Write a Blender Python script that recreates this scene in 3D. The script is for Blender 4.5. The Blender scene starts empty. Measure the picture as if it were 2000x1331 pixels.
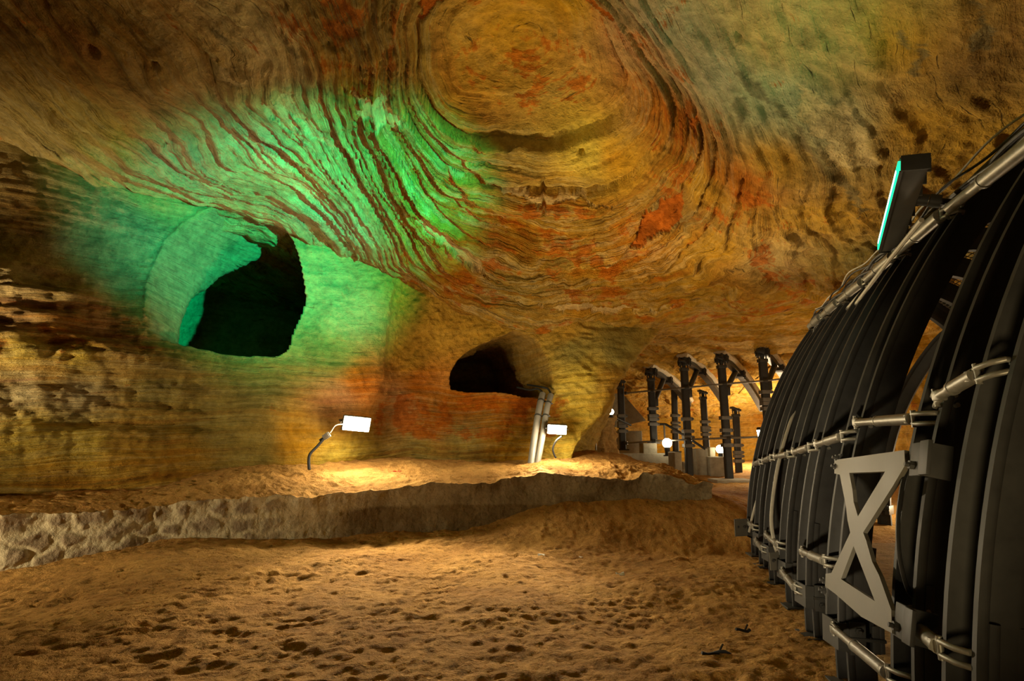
import bpy, bmesh, math, random
import numpy as np
from mathutils import Vector, Matrix
random.seed(7)
C = bpy.context.scene.collection
PI = math.pi
# ------------------------------------------------------------------ camera
CAM = np.array([0.0, 0.0, 1.6]); F = 1100.0; TH = math.radians(10.05)
CT, ST = math.cos(TH), math.sin(TH)
def ray(px, py):
    xc = (px - 1000.0) / F; yc = (665.5 - py) / F
    return np.array([xc, CT - yc * ST, ST + yc * CT])
def aty(px, py, Y):
    d = ray(px, py); return CAM + d * (Y / d[1])
def atz(px, py, z):
    d = ray(px, py); return CAM + d * ((z - CAM[2]) / d[2])
def att(px, py, t):
    return CAM + ray(px, py) * t
cam_d = bpy.data.cameras.new('camera'); cam = bpy.data.objects.new('camera', cam_d); C.objects.link(cam)
cam_d.sensor_width = 36.0; cam_d.lens = F / 2000.0 * 36.0; cam_d.clip_start = 0.05; cam_d.clip_end = 200
cam.location = CAM; cam.rotation_euler = (PI / 2 + TH, 0, 0)
bpy.context.scene.camera = cam
# ------------------------------------------------------------------ numpy noise
_rng = np.random.RandomState(3)
_perm = _rng.permutation(4096); _val = _rng.rand(4096) * 2 - 1
def vnoise(p, seed=0):
    i = np.floor(p).astype(np.int64); f = p - i
    f = f * f * f * (f * (f * 6 - 15) + 10)
    def h(a, b, c):
        return _val[_perm[(_perm[(_perm[(a + seed * 57) & 4095] + b) & 4095] + c) & 4095]]
    x0, y0, z0 = i[..., 0], i[..., 1], i[..., 2]; fx, fy, fz = f[..., 0], f[..., 1], f[..., 2]
    r = 0
    for dx in (0, 1):
        wx = fx if dx else 1 - fx
        for dy in (0, 1):
            wy = wx * (fy if dy else 1 - fy)
            for dz in (0, 1):
                r = r + wy * (fz if dz else 1 - fz) * h(x0 + dx, y0 + dy, z0 + dz)
    return r
def fbm(p, octv=5, seed=0, gain=0.5, lac=2.03):
    r = 0; a = 1.0; p = np.array(p, float)
    for o in range(octv):
        r = r + a * vnoise(p, seed + o); p = p * lac + 17.3; a *= gain
    return r
def ridge(p, octv=4, seed=0):
    r = 0; a = 1.0; p = np.array(p, float)
    for o in range(octv):
        r = r + a * (1 - 2 * np.abs(vnoise(p, seed + o))); p = p * 2.03 + 9.1; a *= 0.5
    return r
def sstep(a, b, x):
    t = np.clip((x - a) / (b - a), 0, 1); return t * t * (3 - 2 * t)
def tps(pts, vals, smooth=0.0):
    pts = np.array(pts, float); vals = np.array(vals, float); n = len(pts)
    d = np.linalg.norm(pts[:, None] - pts[None], axis=2)
    K = np.where(d > 0, d * d * np.log(d + 1e-12), 0) + np.eye(n) * smooth
    Pm = np.hstack([np.ones((n, 1)), pts])
    A = np.zeros((n + 3, n + 3)); A[:n, :n] = K; A[:n, n:] = Pm; A[n:, :n] = Pm.T
    vals2 = vals if vals.ndim > 1 else vals[:, None]
    w = np.linalg.solve(A, np.vstack([vals2, np.zeros((3, vals2.shape[1]))]))
    def f(q):
        sh = q.shape[:-1]; q = q.reshape(-1, 2); out = np.zeros((len(q), vals2.shape[1]))
        for k in range(0, len(q), 40000):
            b = q[k:k + 40000]; dd = np.sqrt(((b[:, None] - pts[None]) ** 2).sum(2))
            U = np.where(dd > 0, dd * dd * np.log(dd + 1e-12), 0)
            out[k:k + 40000] = U @ w[:n] + w[n] + b @ w[n + 1:]
        out = out.reshape(sh + (vals2.shape[1],))
        return out if vals.ndim > 1 else out[..., 0]
    return f
def idw(pts, vals, p=3.0):
    pts = np.array(pts, float); vals = np.array(vals, float)
    def f(q):
        sh = q.shape[:-1]; q = q.reshape(-1, q.shape[-1]); out = np.zeros((len(q), vals.shape[1]))
        for k in range(0, len(q), 40000):
            b = q[k:k + 40000]; dd = ((b[:, None] - pts[None]) ** 2).sum(2) + 0.02
            w = dd ** (-p / 2); w /= w.sum(1, keepdims=True); out[k:k + 40000] = w @ vals
        return out.reshape(sh + (vals.shape[1],))
    return f
def inpoly(q, poly):
    x, y = q[..., 0], q[..., 1]; r = np.zeros(x.shape, bool); n = len(poly)
    for i in range(n):
        x0, y0 = poly[i]; x1, y1 = poly[(i + 1) % n]
        c = ((y0 > y) != (y1 > y)) & (x < (x1 - x0) * (y - y0) / (y1 - y0 + 1e-12) + x0)
        r ^= c
    return r
def catmull(cp, n):
    cp = np.array(cp, float); c = np.vstack([2 * cp[0] - cp[1], cp, 2 * cp[-1] - cp[-2]])
    u = np.linspace(0, len(cp) - 1 - 1e-9, n) if np.isscalar(n) else np.array(n)
    u = np.clip(u, 0, len(cp) - 1 - 1e-9); i = np.floor(u).astype(int); t = (u - i)[:, None]
    p0, p1, p2, p3 = c[i], c[i + 1], c[i + 2], c[i + 3]
    return 0.5 * (2 * p1 + (p2 - p0) * t + (2 * p0 - 5 * p1 + 4 * p2 - p3) * t ** 2 + (3 * p1 - p0 - 3 * p2 + p3) * t ** 3)
# ------------------------------------------------------------------ mesh helpers
def link(name, me, m, parent=None):
    o = bpy.data.objects.new(name, me); C.objects.link(o)
    if m: me.materials.append(m)
    if parent: o.parent = parent
    return o
def grid_mesh(name, P, m, attrs=None, flip=False, keep=None):
    nu, nv = P.shape[:2]
    me = bpy.data.meshes.new(name)
    idx = np.arange(nu * nv).reshape(nu, nv)
    q = np.stack([idx[:-1, :-1], idx[1:, :-1], idx[1:, 1:], idx[:-1, 1:]], -1).reshape(-1, 4)
    if flip: q = q[:, ::-1]
    if keep is not None: q = q[keep.reshape(-1)]
    me.vertices.add(nu * nv); me.vertices.foreach_set('co', P.reshape(-1).astype(np.float32))
    me.loops.add(q.size); me.loops.foreach_set('vertex_index', q.reshape(-1).astype(np.int32))
    me.polygons.add(len(q)); me.polygons.foreach_set('loop_start', np.arange(0, q.size, 4, dtype=np.int32))
    me.polygons.foreach_set('use_smooth', np.ones(len(q), bool))
    for k, v in (attrs or {}).items():
        if v.ndim == 3:
            a = me.attributes.new(k, 'FLOAT_COLOR', 'POINT')
            c4 = np.ones((nu * nv, 4), np.float32); c4[:, :3] = v.reshape(-1, 3); a.data.foreach_set('color', c4.reshape(-1))
        else:
            a = me.attributes.new(k, 'FLOAT', 'POINT'); a.data.foreach_set('value', v.reshape(-1).astype(np.float32))
    me.update(calc_edges=True); me.validate()
    return link(name, me, m)
def normals(P):
    du = np.gradient(P, axis=0); dv = np.gradient(P, axis=1)
    n = np.cross(du, dv); return n / (np.linalg.norm(n, axis=2, keepdims=True) + 1e-9)
class MB:
    def __init__(s): s.v = []; s.f = []
    def add(s, v, f):
        b = len(s.v); s.v += [tuple(map(float, x)) for x in v]; s.f += [tuple(b + i for i in q) for q in f]; return s
    def box(s, c, size, rot=None, bev=0.0):
        x, y, z = [a / 2 for a in size]; b = min(bev, x * .9, y * .9, z * .9)
        if b <= 0:
            v = [(i * x, j * y, k * z) for i in (-1, 1) for j in (-1, 1) for k in (-1, 1)]
            f = [(0, 1, 3, 2), (4, 6, 7, 5), (0, 4, 5, 1), (2, 3, 7, 6), (0, 2, 6, 4), (1, 5, 7, 3)]
        else:
            bm = bmesh.new(); bmesh.ops.create_cube(bm, size=1.0)
            for w in bm.verts: w.co = Vector((w.co.x * 2 * x, w.co.y * 2 * y, w.co.z * 2 * z))
            bmesh.ops.bevel(bm, geom=bm.edges[:], offset=b, segments=2, affect='EDGES', profile=0.6)
            bm.verts.index_update(); v = [w.co.copy() for w in bm.verts]; f = [[w.index for w in g.verts] for g in bm.faces]; bm.free()
        R = rot if rot is not None else Matrix.Identity(3)
        c = Vector(c); return s.add([R @ Vector(p) + c for p in v], f)
    def tube(s, pts, r, n=10, caps=True):
        pts = [Vector(p) for p in pts]; rs = r if isinstance(r, (list, tuple)) else [r] * len(pts)
        prev = None; vs = []
        for i, p in enumerate(pts):
            t = (pts[min(i + 1, len(pts) - 1)] - pts[max(i - 1, 0)]).normalized()
            if prev is None:
                a = Vector((0, 0, 1)) if abs(t.z) < .9 else Vector((1, 0, 0)); x = t.cross(a).normalized()
            else:
                x = (prev - t * prev.dot(t)).normalized()
            prev = x; y = t.cross(x)
            for k in range(n):
                g = 2 * PI * k / n; vs.append(p + (x * math.cos(g) + y * math.sin(g)) * rs[i])
        fs = []
        for i in range(len(pts) - 1):
            for k in range(n):
                fs.append((i * n + k, i * n + (k + 1) % n, (i + 1) * n + (k + 1) % n, (i + 1) * n + k))
        if caps: fs += [tuple(range(n))[::-1], tuple(range((len(pts) - 1) * n, len(pts) * n))]
        return s.add(vs, fs)
    def sweep(s, prof, frames, closed=True, caps=True):
        n = len(prof); vs = []
        for (o, ax, ay) in frames:
            o = Vector(o); ax = Vector(ax); ay = Vector(ay)
            for (a, b) in prof: vs.append(o + ax * a + ay * b)
        fs = []
        for i in range(len(frames) - 1):
            for k in range(n if closed else n - 1):
                fs.append((i * n + k, i * n + (k + 1) % n, (i + 1) * n + (k + 1) % n, (i + 1) * n + k))
        if caps and closed: fs += [tuple(range(n))[::-1], tuple(range((len(frames) - 1) * n, len(frames) * n))]
        return s.add(vs, fs)
    def plate(s, poly, t, o, ax, ay, an):
        n = len(poly); o = Vector(o); ax = Vector(ax); ay = Vector(ay); an = Vector(an)
        v = [o + ax * a + ay * b for a, b in poly] + [o + ax * a + ay * b + an * t for a, b in poly]
        f = [tuple(range(n))[::-1], tuple(range(n, 2 * n))] + [(i, (i + 1) % n, n + (i + 1) % n, n + i) for i in range(n)]
        return s.add(v, f)
    def sphere(s, c, r, n=16, m=10, sc=(1, 1, 1)):
        c = Vector(c); v = [c + Vector((0, 0, r * sc[2]))]
        for j in range(1, m):
            a = PI * j / m
            for i in range(n):
                b = 2 * PI * i / n; v.append(c + Vector((r * sc[0] * math.sin(a) * math.cos(b), r * sc[1] * math.sin(a) * math.sin(b), r * sc[2] * math.cos(a))))
        v.append(c - Vector((0, 0, r * sc[2]))); f = [(0, 1 + i, 1 + (i + 1) % n) for i in range(n)]
        for j in range(m - 2):
            for i in range(n):
                p = 1 + j * n; f.append((p + i, p + n + i, p + n + (i + 1) % n, p + (i + 1) % n))
        p = 1 + (m - 2) * n; f += [(p + i, len(v) - 1, p + (i + 1) % n) for i in range(n)]
        return s.add(v, f)
    def bolt(s, c, axis, r=.018, h=.016):
        c = Vector(c); a = Vector(axis).normalized()
        s.tube([c, c + a * h], r, n=6); s.tube([c + a * h, c + a * h * 1.9], r * .5, n=8); return s
    def build(s, name, m, parent=None, smooth=False, angle=None):
        me = bpy.data.meshes.new(name); me.from_pydata(s.v, [], s.f); me.update()
        bm = bmesh.new(); bm.from_mesh(me); bmesh.ops.recalc_face_normals(bm, faces=bm.faces[:]); bm.to_mesh(me); bm.free()
        if smooth or angle:
            me.polygons.foreach_set('use_smooth', [True] * len(me.polygons))
            me.set_sharp_from_angle(angle=math.radians(angle or 40))
        return link(name, me, m, parent)
def tag(o, label=None, cat=None, group=None, kind=None):
    if label: o['label'] = label
    if cat: o['category'] = cat
    if group: o['group'] = group
    if kind: o['kind'] = kind
    return o
def empty(name, loc, label, cat, group=None, rz=0):
    o = bpy.data.objects.new(name, None); C.objects.link(o); o.location = loc; o.rotation_euler = (0, 0, rz); o.empty_display_size = .1
    return tag(o, label, cat, group)
def copy_tree(o, parent=None):
    c = o.copy(); C.objects.link(c)
    if parent is not None: c.parent = parent
    for ch in o.children: copy_tree(ch, c)
    return c
# ------------------------------------------------------------------ materials
class NT:
    def __init__(s, name):
        s.m = bpy.data.materials.new(name); s.m.use_nodes = True; s.t = s.m.node_tree; s.t.nodes.clear()
        s.out = s.n('ShaderNodeOutputMaterial')
    def n(s, typ, **kw):
        o = s.t.nodes.new(typ)
        for k, v in kw.items(): setattr(o, k, v)
        return o
    def l(s, a, b): s.t.links.new(a, b)
    def val(s, inp, v):
        if hasattr(v, 'bl_idname') or hasattr(v, 'is_linked'): s.l(v, inp)
        else: inp.default_value = v
    def math(s, op, a, b=0.0, c=None, clamp=False):
        o = s.n('ShaderNodeMath', operation=op, use_clamp=clamp); s.val(o.inputs[0], a); s.val(o.inputs[1], b)
        if c is not None: s.val(o.inputs[2], c)
        return o.outputs[0]
    def vmath(s, op, a, b):
        o = s.n('ShaderNodeVectorMath', operation=op); s.val(o.inputs[0], a)
        if op == 'SCALE': s.val(o.inputs['Scale'], b)
        else: s.val(o.inputs[1], b)
        return o.outputs[0]
    def noise(s, vec, scale, detail=4, rough=.55, w=None, dist=0.0):
        o = s.n('ShaderNodeTexNoise', noise_dimensions='4D' if w is not None else '3D')
        s.l(vec, o.inputs['Vector']); s.val(o.inputs['Scale'], scale); o.inputs['Detail'].default_value = detail
        o.inputs['Roughness'].default_value = rough; o.inputs['Distortion'].default_value = dist
        if w is not None: s.val(o.inputs['W'], w)
        return o.outputs[0]
    def ramp(s, f, stops, interp='LINEAR'):
        o = s.n('ShaderNodeValToRGB'); s.l(f, o.inputs[0]); e = o.color_ramp; e.interpolation = interp
        while len(e.elements) > 1: e.elements.remove(e.elements[-1])
        for i, (p, c) in enumerate(stops):
            x = e.elements[0] if i == 0 else e.elements.new(p)
            x.position = p; x.color = (c, c, c, 1) if isinstance(c, (int, float)) else (*c, 1)
        return o.outputs[0]
    def mix(s, f, a, b, blend='MIX'):
        o = s.n('ShaderNodeMix', data_type='RGBA', blend_type=blend); s.val(o.inputs[0], f)
        for i, v in ((6, a), (7, b)):
            if isinstance(v, tuple): o.inputs[i].default_value = (*v, 1)
            else: s.l(v, o.inputs[i])
        return o.outputs[2]
    def attr(s, name, fac=False):
        o = s.n('ShaderNodeAttribute', attribute_name=name); return o.outputs['Fac' if fac else 'Color']
    def bsdf(s, color, rough=.9, metal=0.0, normal=None, spec=.2):
        b = s.n('ShaderNodeBsdfPrincipled')
        if isinstance(color, tuple): b.inputs['Base Color'].default_value = (*color, 1)
        else: s.l(color, b.inputs['Base Color'])
        s.val(b.inputs['Roughness'], rough); s.val(b.inputs['Metallic'], metal); b.inputs['Specular IOR Level'].default_value = spec
        if normal is not None: s.l(normal, b.inputs['Normal'])
        s.l(b.outputs[0], s.out.inputs[0]); return b
    def bump(s, h, strength=.5, dist=.02, nrm=None):
        o = s.n('ShaderNodeBump'); s.val(o.inputs['Strength'], strength); o.inputs['Distance'].default_value = dist; s.l(h, o.inputs['Height'])
        if nrm is not None: s.l(nrm, o.inputs['Normal'])
        return o.outputs[0]
    def pos(s): return s.n('ShaderNodeNewGeometry').outputs['Position']
def rock_material(name):
    """layered sandstone: base = colour of the rock there, s = height through the layers, amp = strength of layering, red = iron stain"""
    k = NT(name); P = k.pos(); base = k.attr('base'); s = k.attr('s', True); amp = k.attr('amp', True); red = k.attr('red', True)
    Ps = k.vmath('SCALE', P, .45)
    b1 = k.noise(Ps, 1.0, 5, .6, w=k.math('MULTIPLY', s, 3.4))         # broad beds
    b2 = k.noise(Ps, 1.6, 4, .62, w=k.math('MULTIPLY', s, 17.0))       # thin laminae
    fine = k.noise(P, 9.0, 6, .66)
    mid = k.noise(P, 2.2, 5, .62)
    dash = k.ramp(k.noise(P, 2.0, 3, .55, w=k.math('MULTIPLY', s, 11.0)), [(.27, 1), (.345, 0)])   # dark dashes along the beds, painting in the shade of short cracks
    pal = k.ramp(b1, [(.27, (.10, .045, .02)), (.36, (.42, .15, .05)), (.43, (.50, .27, .07)), (.49, (.55, .36, .11)), (.535, (.68, .52, .24)), (.58, (.50, .31, .08)), (.64, (.40, .30, .10)), (.72, (.55, .22, .08))])
    pale = k.mix(k.math('MULTIPLY', amp, .75, clamp=True), base, k.mix(.25, pal, base))
    rf = k.math('ADD', red, k.math('ADD', k.math('MULTIPLY', k.math('SUBTRACT', mid, .5), 1.7), k.math('MULTIPLY', k.math('SUBTRACT', b2, .5), .9)))
    rf = k.ramp(rf, [(.46, 0), (.60, 1)])
    lam = k.math('MULTIPLY', k.ramp(b2, [(.35, 1), (.45, .0)]), k.math('MULTIPLY', amp, .75, clamp=True))  # dark layer tone, with the shade of recessed beds put into the colour
    redc = k.mix(fine, (.30, .075, .026), (.56, .20, .075))
    c = k.mix(k.math('MULTIPLY', rf, .78), pale, redc)
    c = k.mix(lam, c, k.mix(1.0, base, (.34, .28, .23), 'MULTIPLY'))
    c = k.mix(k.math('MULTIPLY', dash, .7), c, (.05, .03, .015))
    c = k.mix(1.0, c, k.ramp(fine, [(.25, .62), (.55, 1.0), (.8, 1.2)]), 'MULTIPLY')
    c = k.mix(.8, c, k.ramp(mid, [(.28, .58), (.5, 1.0), (.75, 1.25)]), 'MULTIPLY')
    fine = k.math('SUBTRACT', fine, k.math('MULTIPLY', dash, .5))
    h = k.math('ADD', k.math('MULTIPLY', fine, .6), k.math('ADD', k.math('MULTIPLY', k.math('MULTIPLY', b2, amp), 1.2), k.math('MULTIPLY', mid, .5)))
    nb = k.bump(h, 1.0, .095)
    pit = k.noise(P, 38.0, 3, .6)
    nb = k.bump(pit, .7, .018, nb)
    hs = k.n('ShaderNodeHueSaturation'); hs.inputs['Saturation'].default_value = 1.13; hs.inputs['Value'].default_value = 1.0; k.l(c, hs.inputs['Color'])
    k.bsdf(hs.outputs[0], .92, 0, nb, .12)
    return k.m
def sand_material(name, c0=(.37, .19, .052), c1=(.54, .30, .085)):
    k = NT(name); P = k.pos()
    big = k.noise(P, .9, 5, .6); mid = k.noise(P, 6.0, 6, .65); fin = k.noise(P, 45.0, 4, .7)
    c = k.mix(k.ramp(big, [(.35, 0), (.65, 1)]), c0, c1)
    c = k.mix(1.0, c, k.ramp(mid, [(.25, .6), (.5, 1.0), (.8, 1.15)]), 'MULTIPLY')
    c = k.mix(1.0, c, k.ramp(fin, [(.25, .65), (.5, 1.0), (.8, 1.2)]), 'MULTIPLY')
    spk = k.ramp(k.noise(P, 16.0, 2, .5), [(.68, 0), (.74, 1)])
    c = k.mix(k.math('MULTIPLY', spk, .6), c, (.10, .06, .03))
    h = k.math('ADD', k.math('MULTIPLY', mid, 1.2), k.math('MULTIPLY', fin, .25))
    k.bsdf(c, .95, 0, k.bump(h, 1.0, .06), .1)
    return k.m
def plain(name, col, rough=.5, metal=0.0, spec=.4, var=.25, scale=14.0, bump=.15, dist=.004):
    k = NT(name); P = k.n('ShaderNodeTexCoord').outputs['Object']
    n1 = k.noise(P, scale, 5, .65); n2 = k.noise(P, scale * 6, 3, .6)
    c = k.mix(1.0, col, k.ramp(n1, [(.25, 1 - var), (.5, 1.0), (.8, 1 + var)]), 'MULTIPLY')
    r = k.math('ADD', k.math('MULTIPLY', k.math('SUBTRACT', n1, .5), .25), rough, clamp=True)
    k.bsdf(c, r, metal, k.bump(n2, bump, dist), spec)
    return k.m
def emit(name, col, strength):
    k = NT(name); e = k.n('ShaderNodeEmission'); e.inputs[0].default_value = (*col, 1); e.inputs[1].default_value = strength
    k.l(e.outputs[0], k.out.inputs[0]); return k.m
M = {}
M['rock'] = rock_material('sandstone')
M['sand'] = sand_material('loose_sand')
M['steel'] = plain('dark_painted_steel', (.036, .0355, .034), .6, .0, .3, .3, 6.0, .1, .003)
M['steel2'] = plain('worn_grey_steel', (.045, .045, .042), .5, .2, .5, .3, 8.0, .12, .003)
M['galv'] = plain('galvanised_steel', (.22, .21, .18), .45, .5, .4, .35, 20.0, .15, .003)
M['plateg'] = plain('grey_brushed_plate', (.13, .122, .10), .55, .15, .3, .2, 5.0, .1, .002)
M['collar'] = plain('grey_collar_steel', (.17, .165, .15), .6, .1, .3, .25, 12.0, .1, .003)
M['black'] = plain('black_rubber', (.012, .012, .012), .55, 0, .4)
M['conduit'] = plain('grey_plastic_pipe', (.19, .182, .16), .45, 0, .4, .12)
M['concrete'] = plain('board_marked_concrete', (.36, .33, .25), .9, 0, .15, .3, 4.0, .5, .02)
M['mortar'] = plain('pale_packing', (.52, .46, .34), .9, 0, .15, .2, 8.0, .6, .02)
M['cable'] = plain('pale_cable', (.42, .40, .34), .5, 0, .3, .15)
M['paper'] = plain('white_scrap', (.75, .73, .68), .8, 0, .2, .1)
M['leaf'] = plain('red_scrap', (.55, .02, .015), .6, 0, .3, .2)
M['lamp'] = emit('lamp_glass', (1.0, .86, .58), 28.0)
M['globe'] = emit('globe_glass', (1.0, .84, .55), 22.0)
M['led'] = emit('green_led', (.02, 1.0, .40), 1.7)
M['ledcore'] = emit('green_led_core', (.25, 1.0, .65), 14.0)
# ================================================================== SETTING
# ---- plan of the rock wall: (low z=1.0, mid z=2.8, high z=6.0) for each station along it
WST = [((-15, -2), (-15, -2), (-15, -2)), ((-13, 3), (-13, 3), (-13, 3)),
       ((-9.6, 6.2), (-9.7, 6.2), (-10, 6.4)),
       ((-7.15, 7.95), (-7.2, 8.1), (-7.7, 8.2)),
       ((-5.7, 9.1), (-5.7, 9.25), (-6.2, 9.7)),
       ((-4.7, 9.95), (-4.7, 10.1), (-4.9, 10.6)),
       ((-4.0, 10.5), (-3.6, 10.85), (-3.6, 11.3)),
       ((-3.75, 10.75), (-2.78, 11.25), (-2.6, 11.7)),
       ((-3.25, 11.35), (-2.62, 11.7), (-2.45, 12.0)),
       ((-2.6, 12.05), (-2.3, 12.15), (-2.1, 12.25)),
       ((-1.1, 12.25), (-1.1, 12.3), (-1.0, 12.3)),
       ((.35, 12.1), (.45, 12.2), (.5, 12.3)),
       ((.85, 11.65), (1.2, 11.8), (2.0, 12.2)),
       ((1.2, 11.6), (2.08, 11.85), (4.8, 12.6)),
       ((1.3, 12.2), (2.28, 12.6), (4.9, 13.3)),
       ((1.9, 14.0), (2.6, 14.3), (4.0, 15)),
       ((2.7, 17.5), (2.8, 17.5), (3.0, 17.5)),
       ((3.4, 21), (3.4, 21), (3.4, 21)), ((5.5, 24), (5.5, 24), (5.5, 24)),
       ((9, 24.5), (9, 24.5), (9, 24.5)), ((14, 23), (14, 23), (14, 23))]
WST = np.array(WST, float)
def wall_plan(us):
    return [catmull(WST[:, k], us) for k in range(3)]
def wall_pts(us, zs):
    lo, mi, hi = wall_plan(us)
    z = np.asarray(zs, float)
    w1 = np.clip((z - 1.0) / 1.8, -.4, 1)[None, :, None]; w2 = np.clip((z - 2.8) / 3.2, 0, 1.2)[None, :, None]
    w1s = np.where(w1 > 0, w1 * w1 * (3 - 2 * w1), w1)
    xy = lo[:, None] + (mi - lo)[:, None] * w1s + (hi - mi)[:, None] * w2
    return np.concatenate([xy, np.broadcast_to(z[None, :, None], xy.shape[:2] + (1,))], 2)
def resample(u0, u1, step):
    us = np.linspace(u0, u1, 4000); p = wall_plan(us)[1]
    L = np.concatenate([[0], np.cumsum(np.linalg.norm(np.diff(p, axis=0), axis=1))])
    lo = wall_plan(us)[0]; L2 = np.concatenate([[0], np.cumsum(np.linalg.norm(np.diff(lo, axis=0), axis=1))]); L = np.maximum(L, 0) * .5 + L2 * .5
    n = int(L[-1] / step); return np.interp(np.linspace(0, L[-1], n), L, us)
def project(P):
    d = P - CAM; yy = d[..., 1] * CT + d[..., 2] * ST; zz = -d[..., 1] * ST + d[..., 2] * CT
    yy = np.maximum(yy, .05)
    return np.stack([1000 + F * d[..., 0] / yy, 665.5 - F * zz / yy], -1)
# image measurements are turned into wall stations: nearest wall point to a sight line
_us = np.linspace(1.5, 15, 700); _zs = np.linspace(.2, 7, 260); _W = wall_pts(_us, _zs); _Wp = project(_W)
def wall_uz(px, py, umax=15):
    k = int(np.searchsorted(_us, umax)); d = ((_Wp[:k] - np.array([px, py])) ** 2).sum(2)
    # nearest in sight line, front-most
    dist = np.linalg.norm(_W[:k] - CAM, axis=2); d = d + np.where(d < 30, dist * .1, 1e3)
    i, j = np.unravel_index(np.argmin(d), d.shape); return _us[i], _zs[j], _W[i, j]
# ---- albedo palette of the rock
GOLD = (.50, .31, .085); OCHRE = (.52, .30, .07); TAN = (.56, .42, .20); CREAM = (.66, .54, .30); OLIVE = (.30, .26, .09)
RED = (.50, .17, .06); BROWN = (.24, .15, .06); PINK = (.58, .33, .18); GREY = (.42, .39, .27); YEL = (.62, .50, .13); SAGE = (.40, .43, .27)
# ---- CEILING height: (px, py, z or None -> depth on wall)
cz = [(1000, 0, 6.6), (1000, 150, 6.6), (700, 0, 6.7), (400, 0, 6.9), (0, 0, 7.0), (1400, 0, 6.0), (1700, 0, 5.4), (2000, 0, 5.0),
      (2000, 200, 4.7), (1750, 400, 4.6), (1650, 560, 4.5), (1700, 200, 5.1), (1500, 300, 5.05), (1300, 300, 5.65), (1300, 500, 4.95),
      (1000, 300, 6.05), (1000, 500, 5.15), (600, 300, 6.25), (850, 420, 5.6), (700, 150, 6.5), (200, 150, 6.6), (1500, 480, 4.75), (1150, 400, 5.6), (1200, 200, 6.2),
      (1150, 590, 4.45), (1300, 650, 4.2), (1450, 645, 4.4), (1120, 640, 4.05), (1200, 646, 4.0), (1260, 655, 4.05)]
cpts = []; cval = []
for px, py, z in cz:
    p = atz(px, py, z); cpts.append(p[:2]); cval.append(z)
CREASE = [(0, 270), (130, 320), (260, 365), (400, 400), (520, 430), (640, 470), (770, 528)]
for px, py in CREASE:
    u, z, p = wall_uz(px, py, 7.1); cpts.append(p[:2]); cval.append(p[2])
for px, py in [(800, 545), (880, 580), (960, 610), (1060, 636)]:
    u, z, p = wall_uz(px, py, 12); cpts.append(p[:2] * .99); cval.append(p[2])
for x, y, z in [(-12, 3, 6.2), (-13, 8, 6), (-8, 12, 6), (-4, 14, 5.2), (0, 14.5, 4.5), (0, 1, 6.4), (0, -4, 6.0), (-8, -3, 6.2), (6, -3, 5), (8, 3, 4.6), (9, 7, 4.4), (10, 11, 4.3),
                (3, 14.5, 4.35), (5.5, 14.5, 4.4), (8, 15, 4.4), (3, 18, 4.25), (6, 18, 4.2), (10, 18, 4.1), (5, 21, 3.6), (9, 21, 3.5), (6, 24, 2.7), (12, 24, 2.7), (12, 14, 4.2)]:
    cpts.append((x, y)); cval.append(z)
ceil_h = tps(cpts, cval, .02)
def on_ceiling(px, py):
    d = ray(px, py); t = np.linspace(2.5, 26, 600); P = CAM + d * t[:, None]
    f = P[:, 2] - ceil_h(P[:, :2]); i = np.argmax(f > 0) if (f > 0).any() else 599
    a, b = t[max(i - 1, 0)], t[i]
    for _ in range(12):
        m = .5 * (a + b); p = CAM + d * m
        if p[2] > ceil_h(p[None, :2])[0]: b = m
        else: a = m
    return CAM + d * b
# ---- strata contours on the ceiling (value, traced polyline)
SC = [(0.0, [(1030, 140)]), (.6, [(900, 150), (960, 230), (1080, 240), (1130, 130), (980, 60)]),
      (1.0, [(800, 90), (812, 180), (860, 262), (950, 312), (1060, 312), (1150, 262), (1190, 160), (1185, 60), (1100, 0), (880, 20)]),
      (1.6, [(900, 320), (980, 330), (1120, 330), (1215, 300), (1262, 200)]), (2.0, [(775, 100), (782, 200), (830, 290), (960, 370), (1060, 384), (1140, 386), (1240, 356), (1288, 280), (1280, 180), (1200, 60)]),
      (3.0, [(748, 100), (758, 230), (820, 330), (940, 420), (1080, 440), (1220, 425), (1300, 360), (1335, 280), (1330, 200), (1250, 90)]),
      (4.0, [(738, 270), (800, 370), (900, 460), (1040, 500), (1210, 490), (1320, 430), (1380, 340), (1370, 240), (1300, 140), (1200, 20)]),
      (5.0, [(725, 120), (745, 300), (800, 420), (900, 510), (1060, 550), (1240, 530), (1360, 480), (1420, 410), (1440, 340), (1400, 250), (1330, 130), (1270, 0)]),
      (6.0, [(640, 60), (700, 230), (760, 380), (820, 500), (920, 560), (1060, 600), (1250, 585), (1440, 555), (1540, 560), (1500, 440), (1450, 300), (1390, 140), (1340, 0)]),
      (7.0, [(560, 0), (640, 180), (700, 320), (775, 500), (880, 570), (1000, 610), (1150, 635), (1350, 615), (1560, 600), (1620, 560), (1540, 380), (1480, 220), (1420, 60)]),
      (8.0, [(450, 0), (560, 180), (660, 330), (745, 470), (1680, 520), (1600, 330), (1540, 160), (1500, 0)]),
      (9.0, [(300, 0), (430, 160), (560, 310), (700, 450), (1720, 380), (1640, 180), (1600, 0)]),
      (10.0, [(160, 0), (330, 190), (500, 340), (650, 440), (1790, 250), (1720, 0)]),
      (11.0, [(40, 20), (230, 220), (420, 360), (600, 440), (1900, 200), (1850, 0)]),
      (12.0, [(0, 140), (180, 290), (380, 390), (540, 440)])]
sp = []; sv = []
for v, pl in SC:
    for a in pl:
        p = on_ceiling(*a); sp.append(p[:2]); sv.append(v)
s_of = tps(sp, sv, .3)
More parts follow.
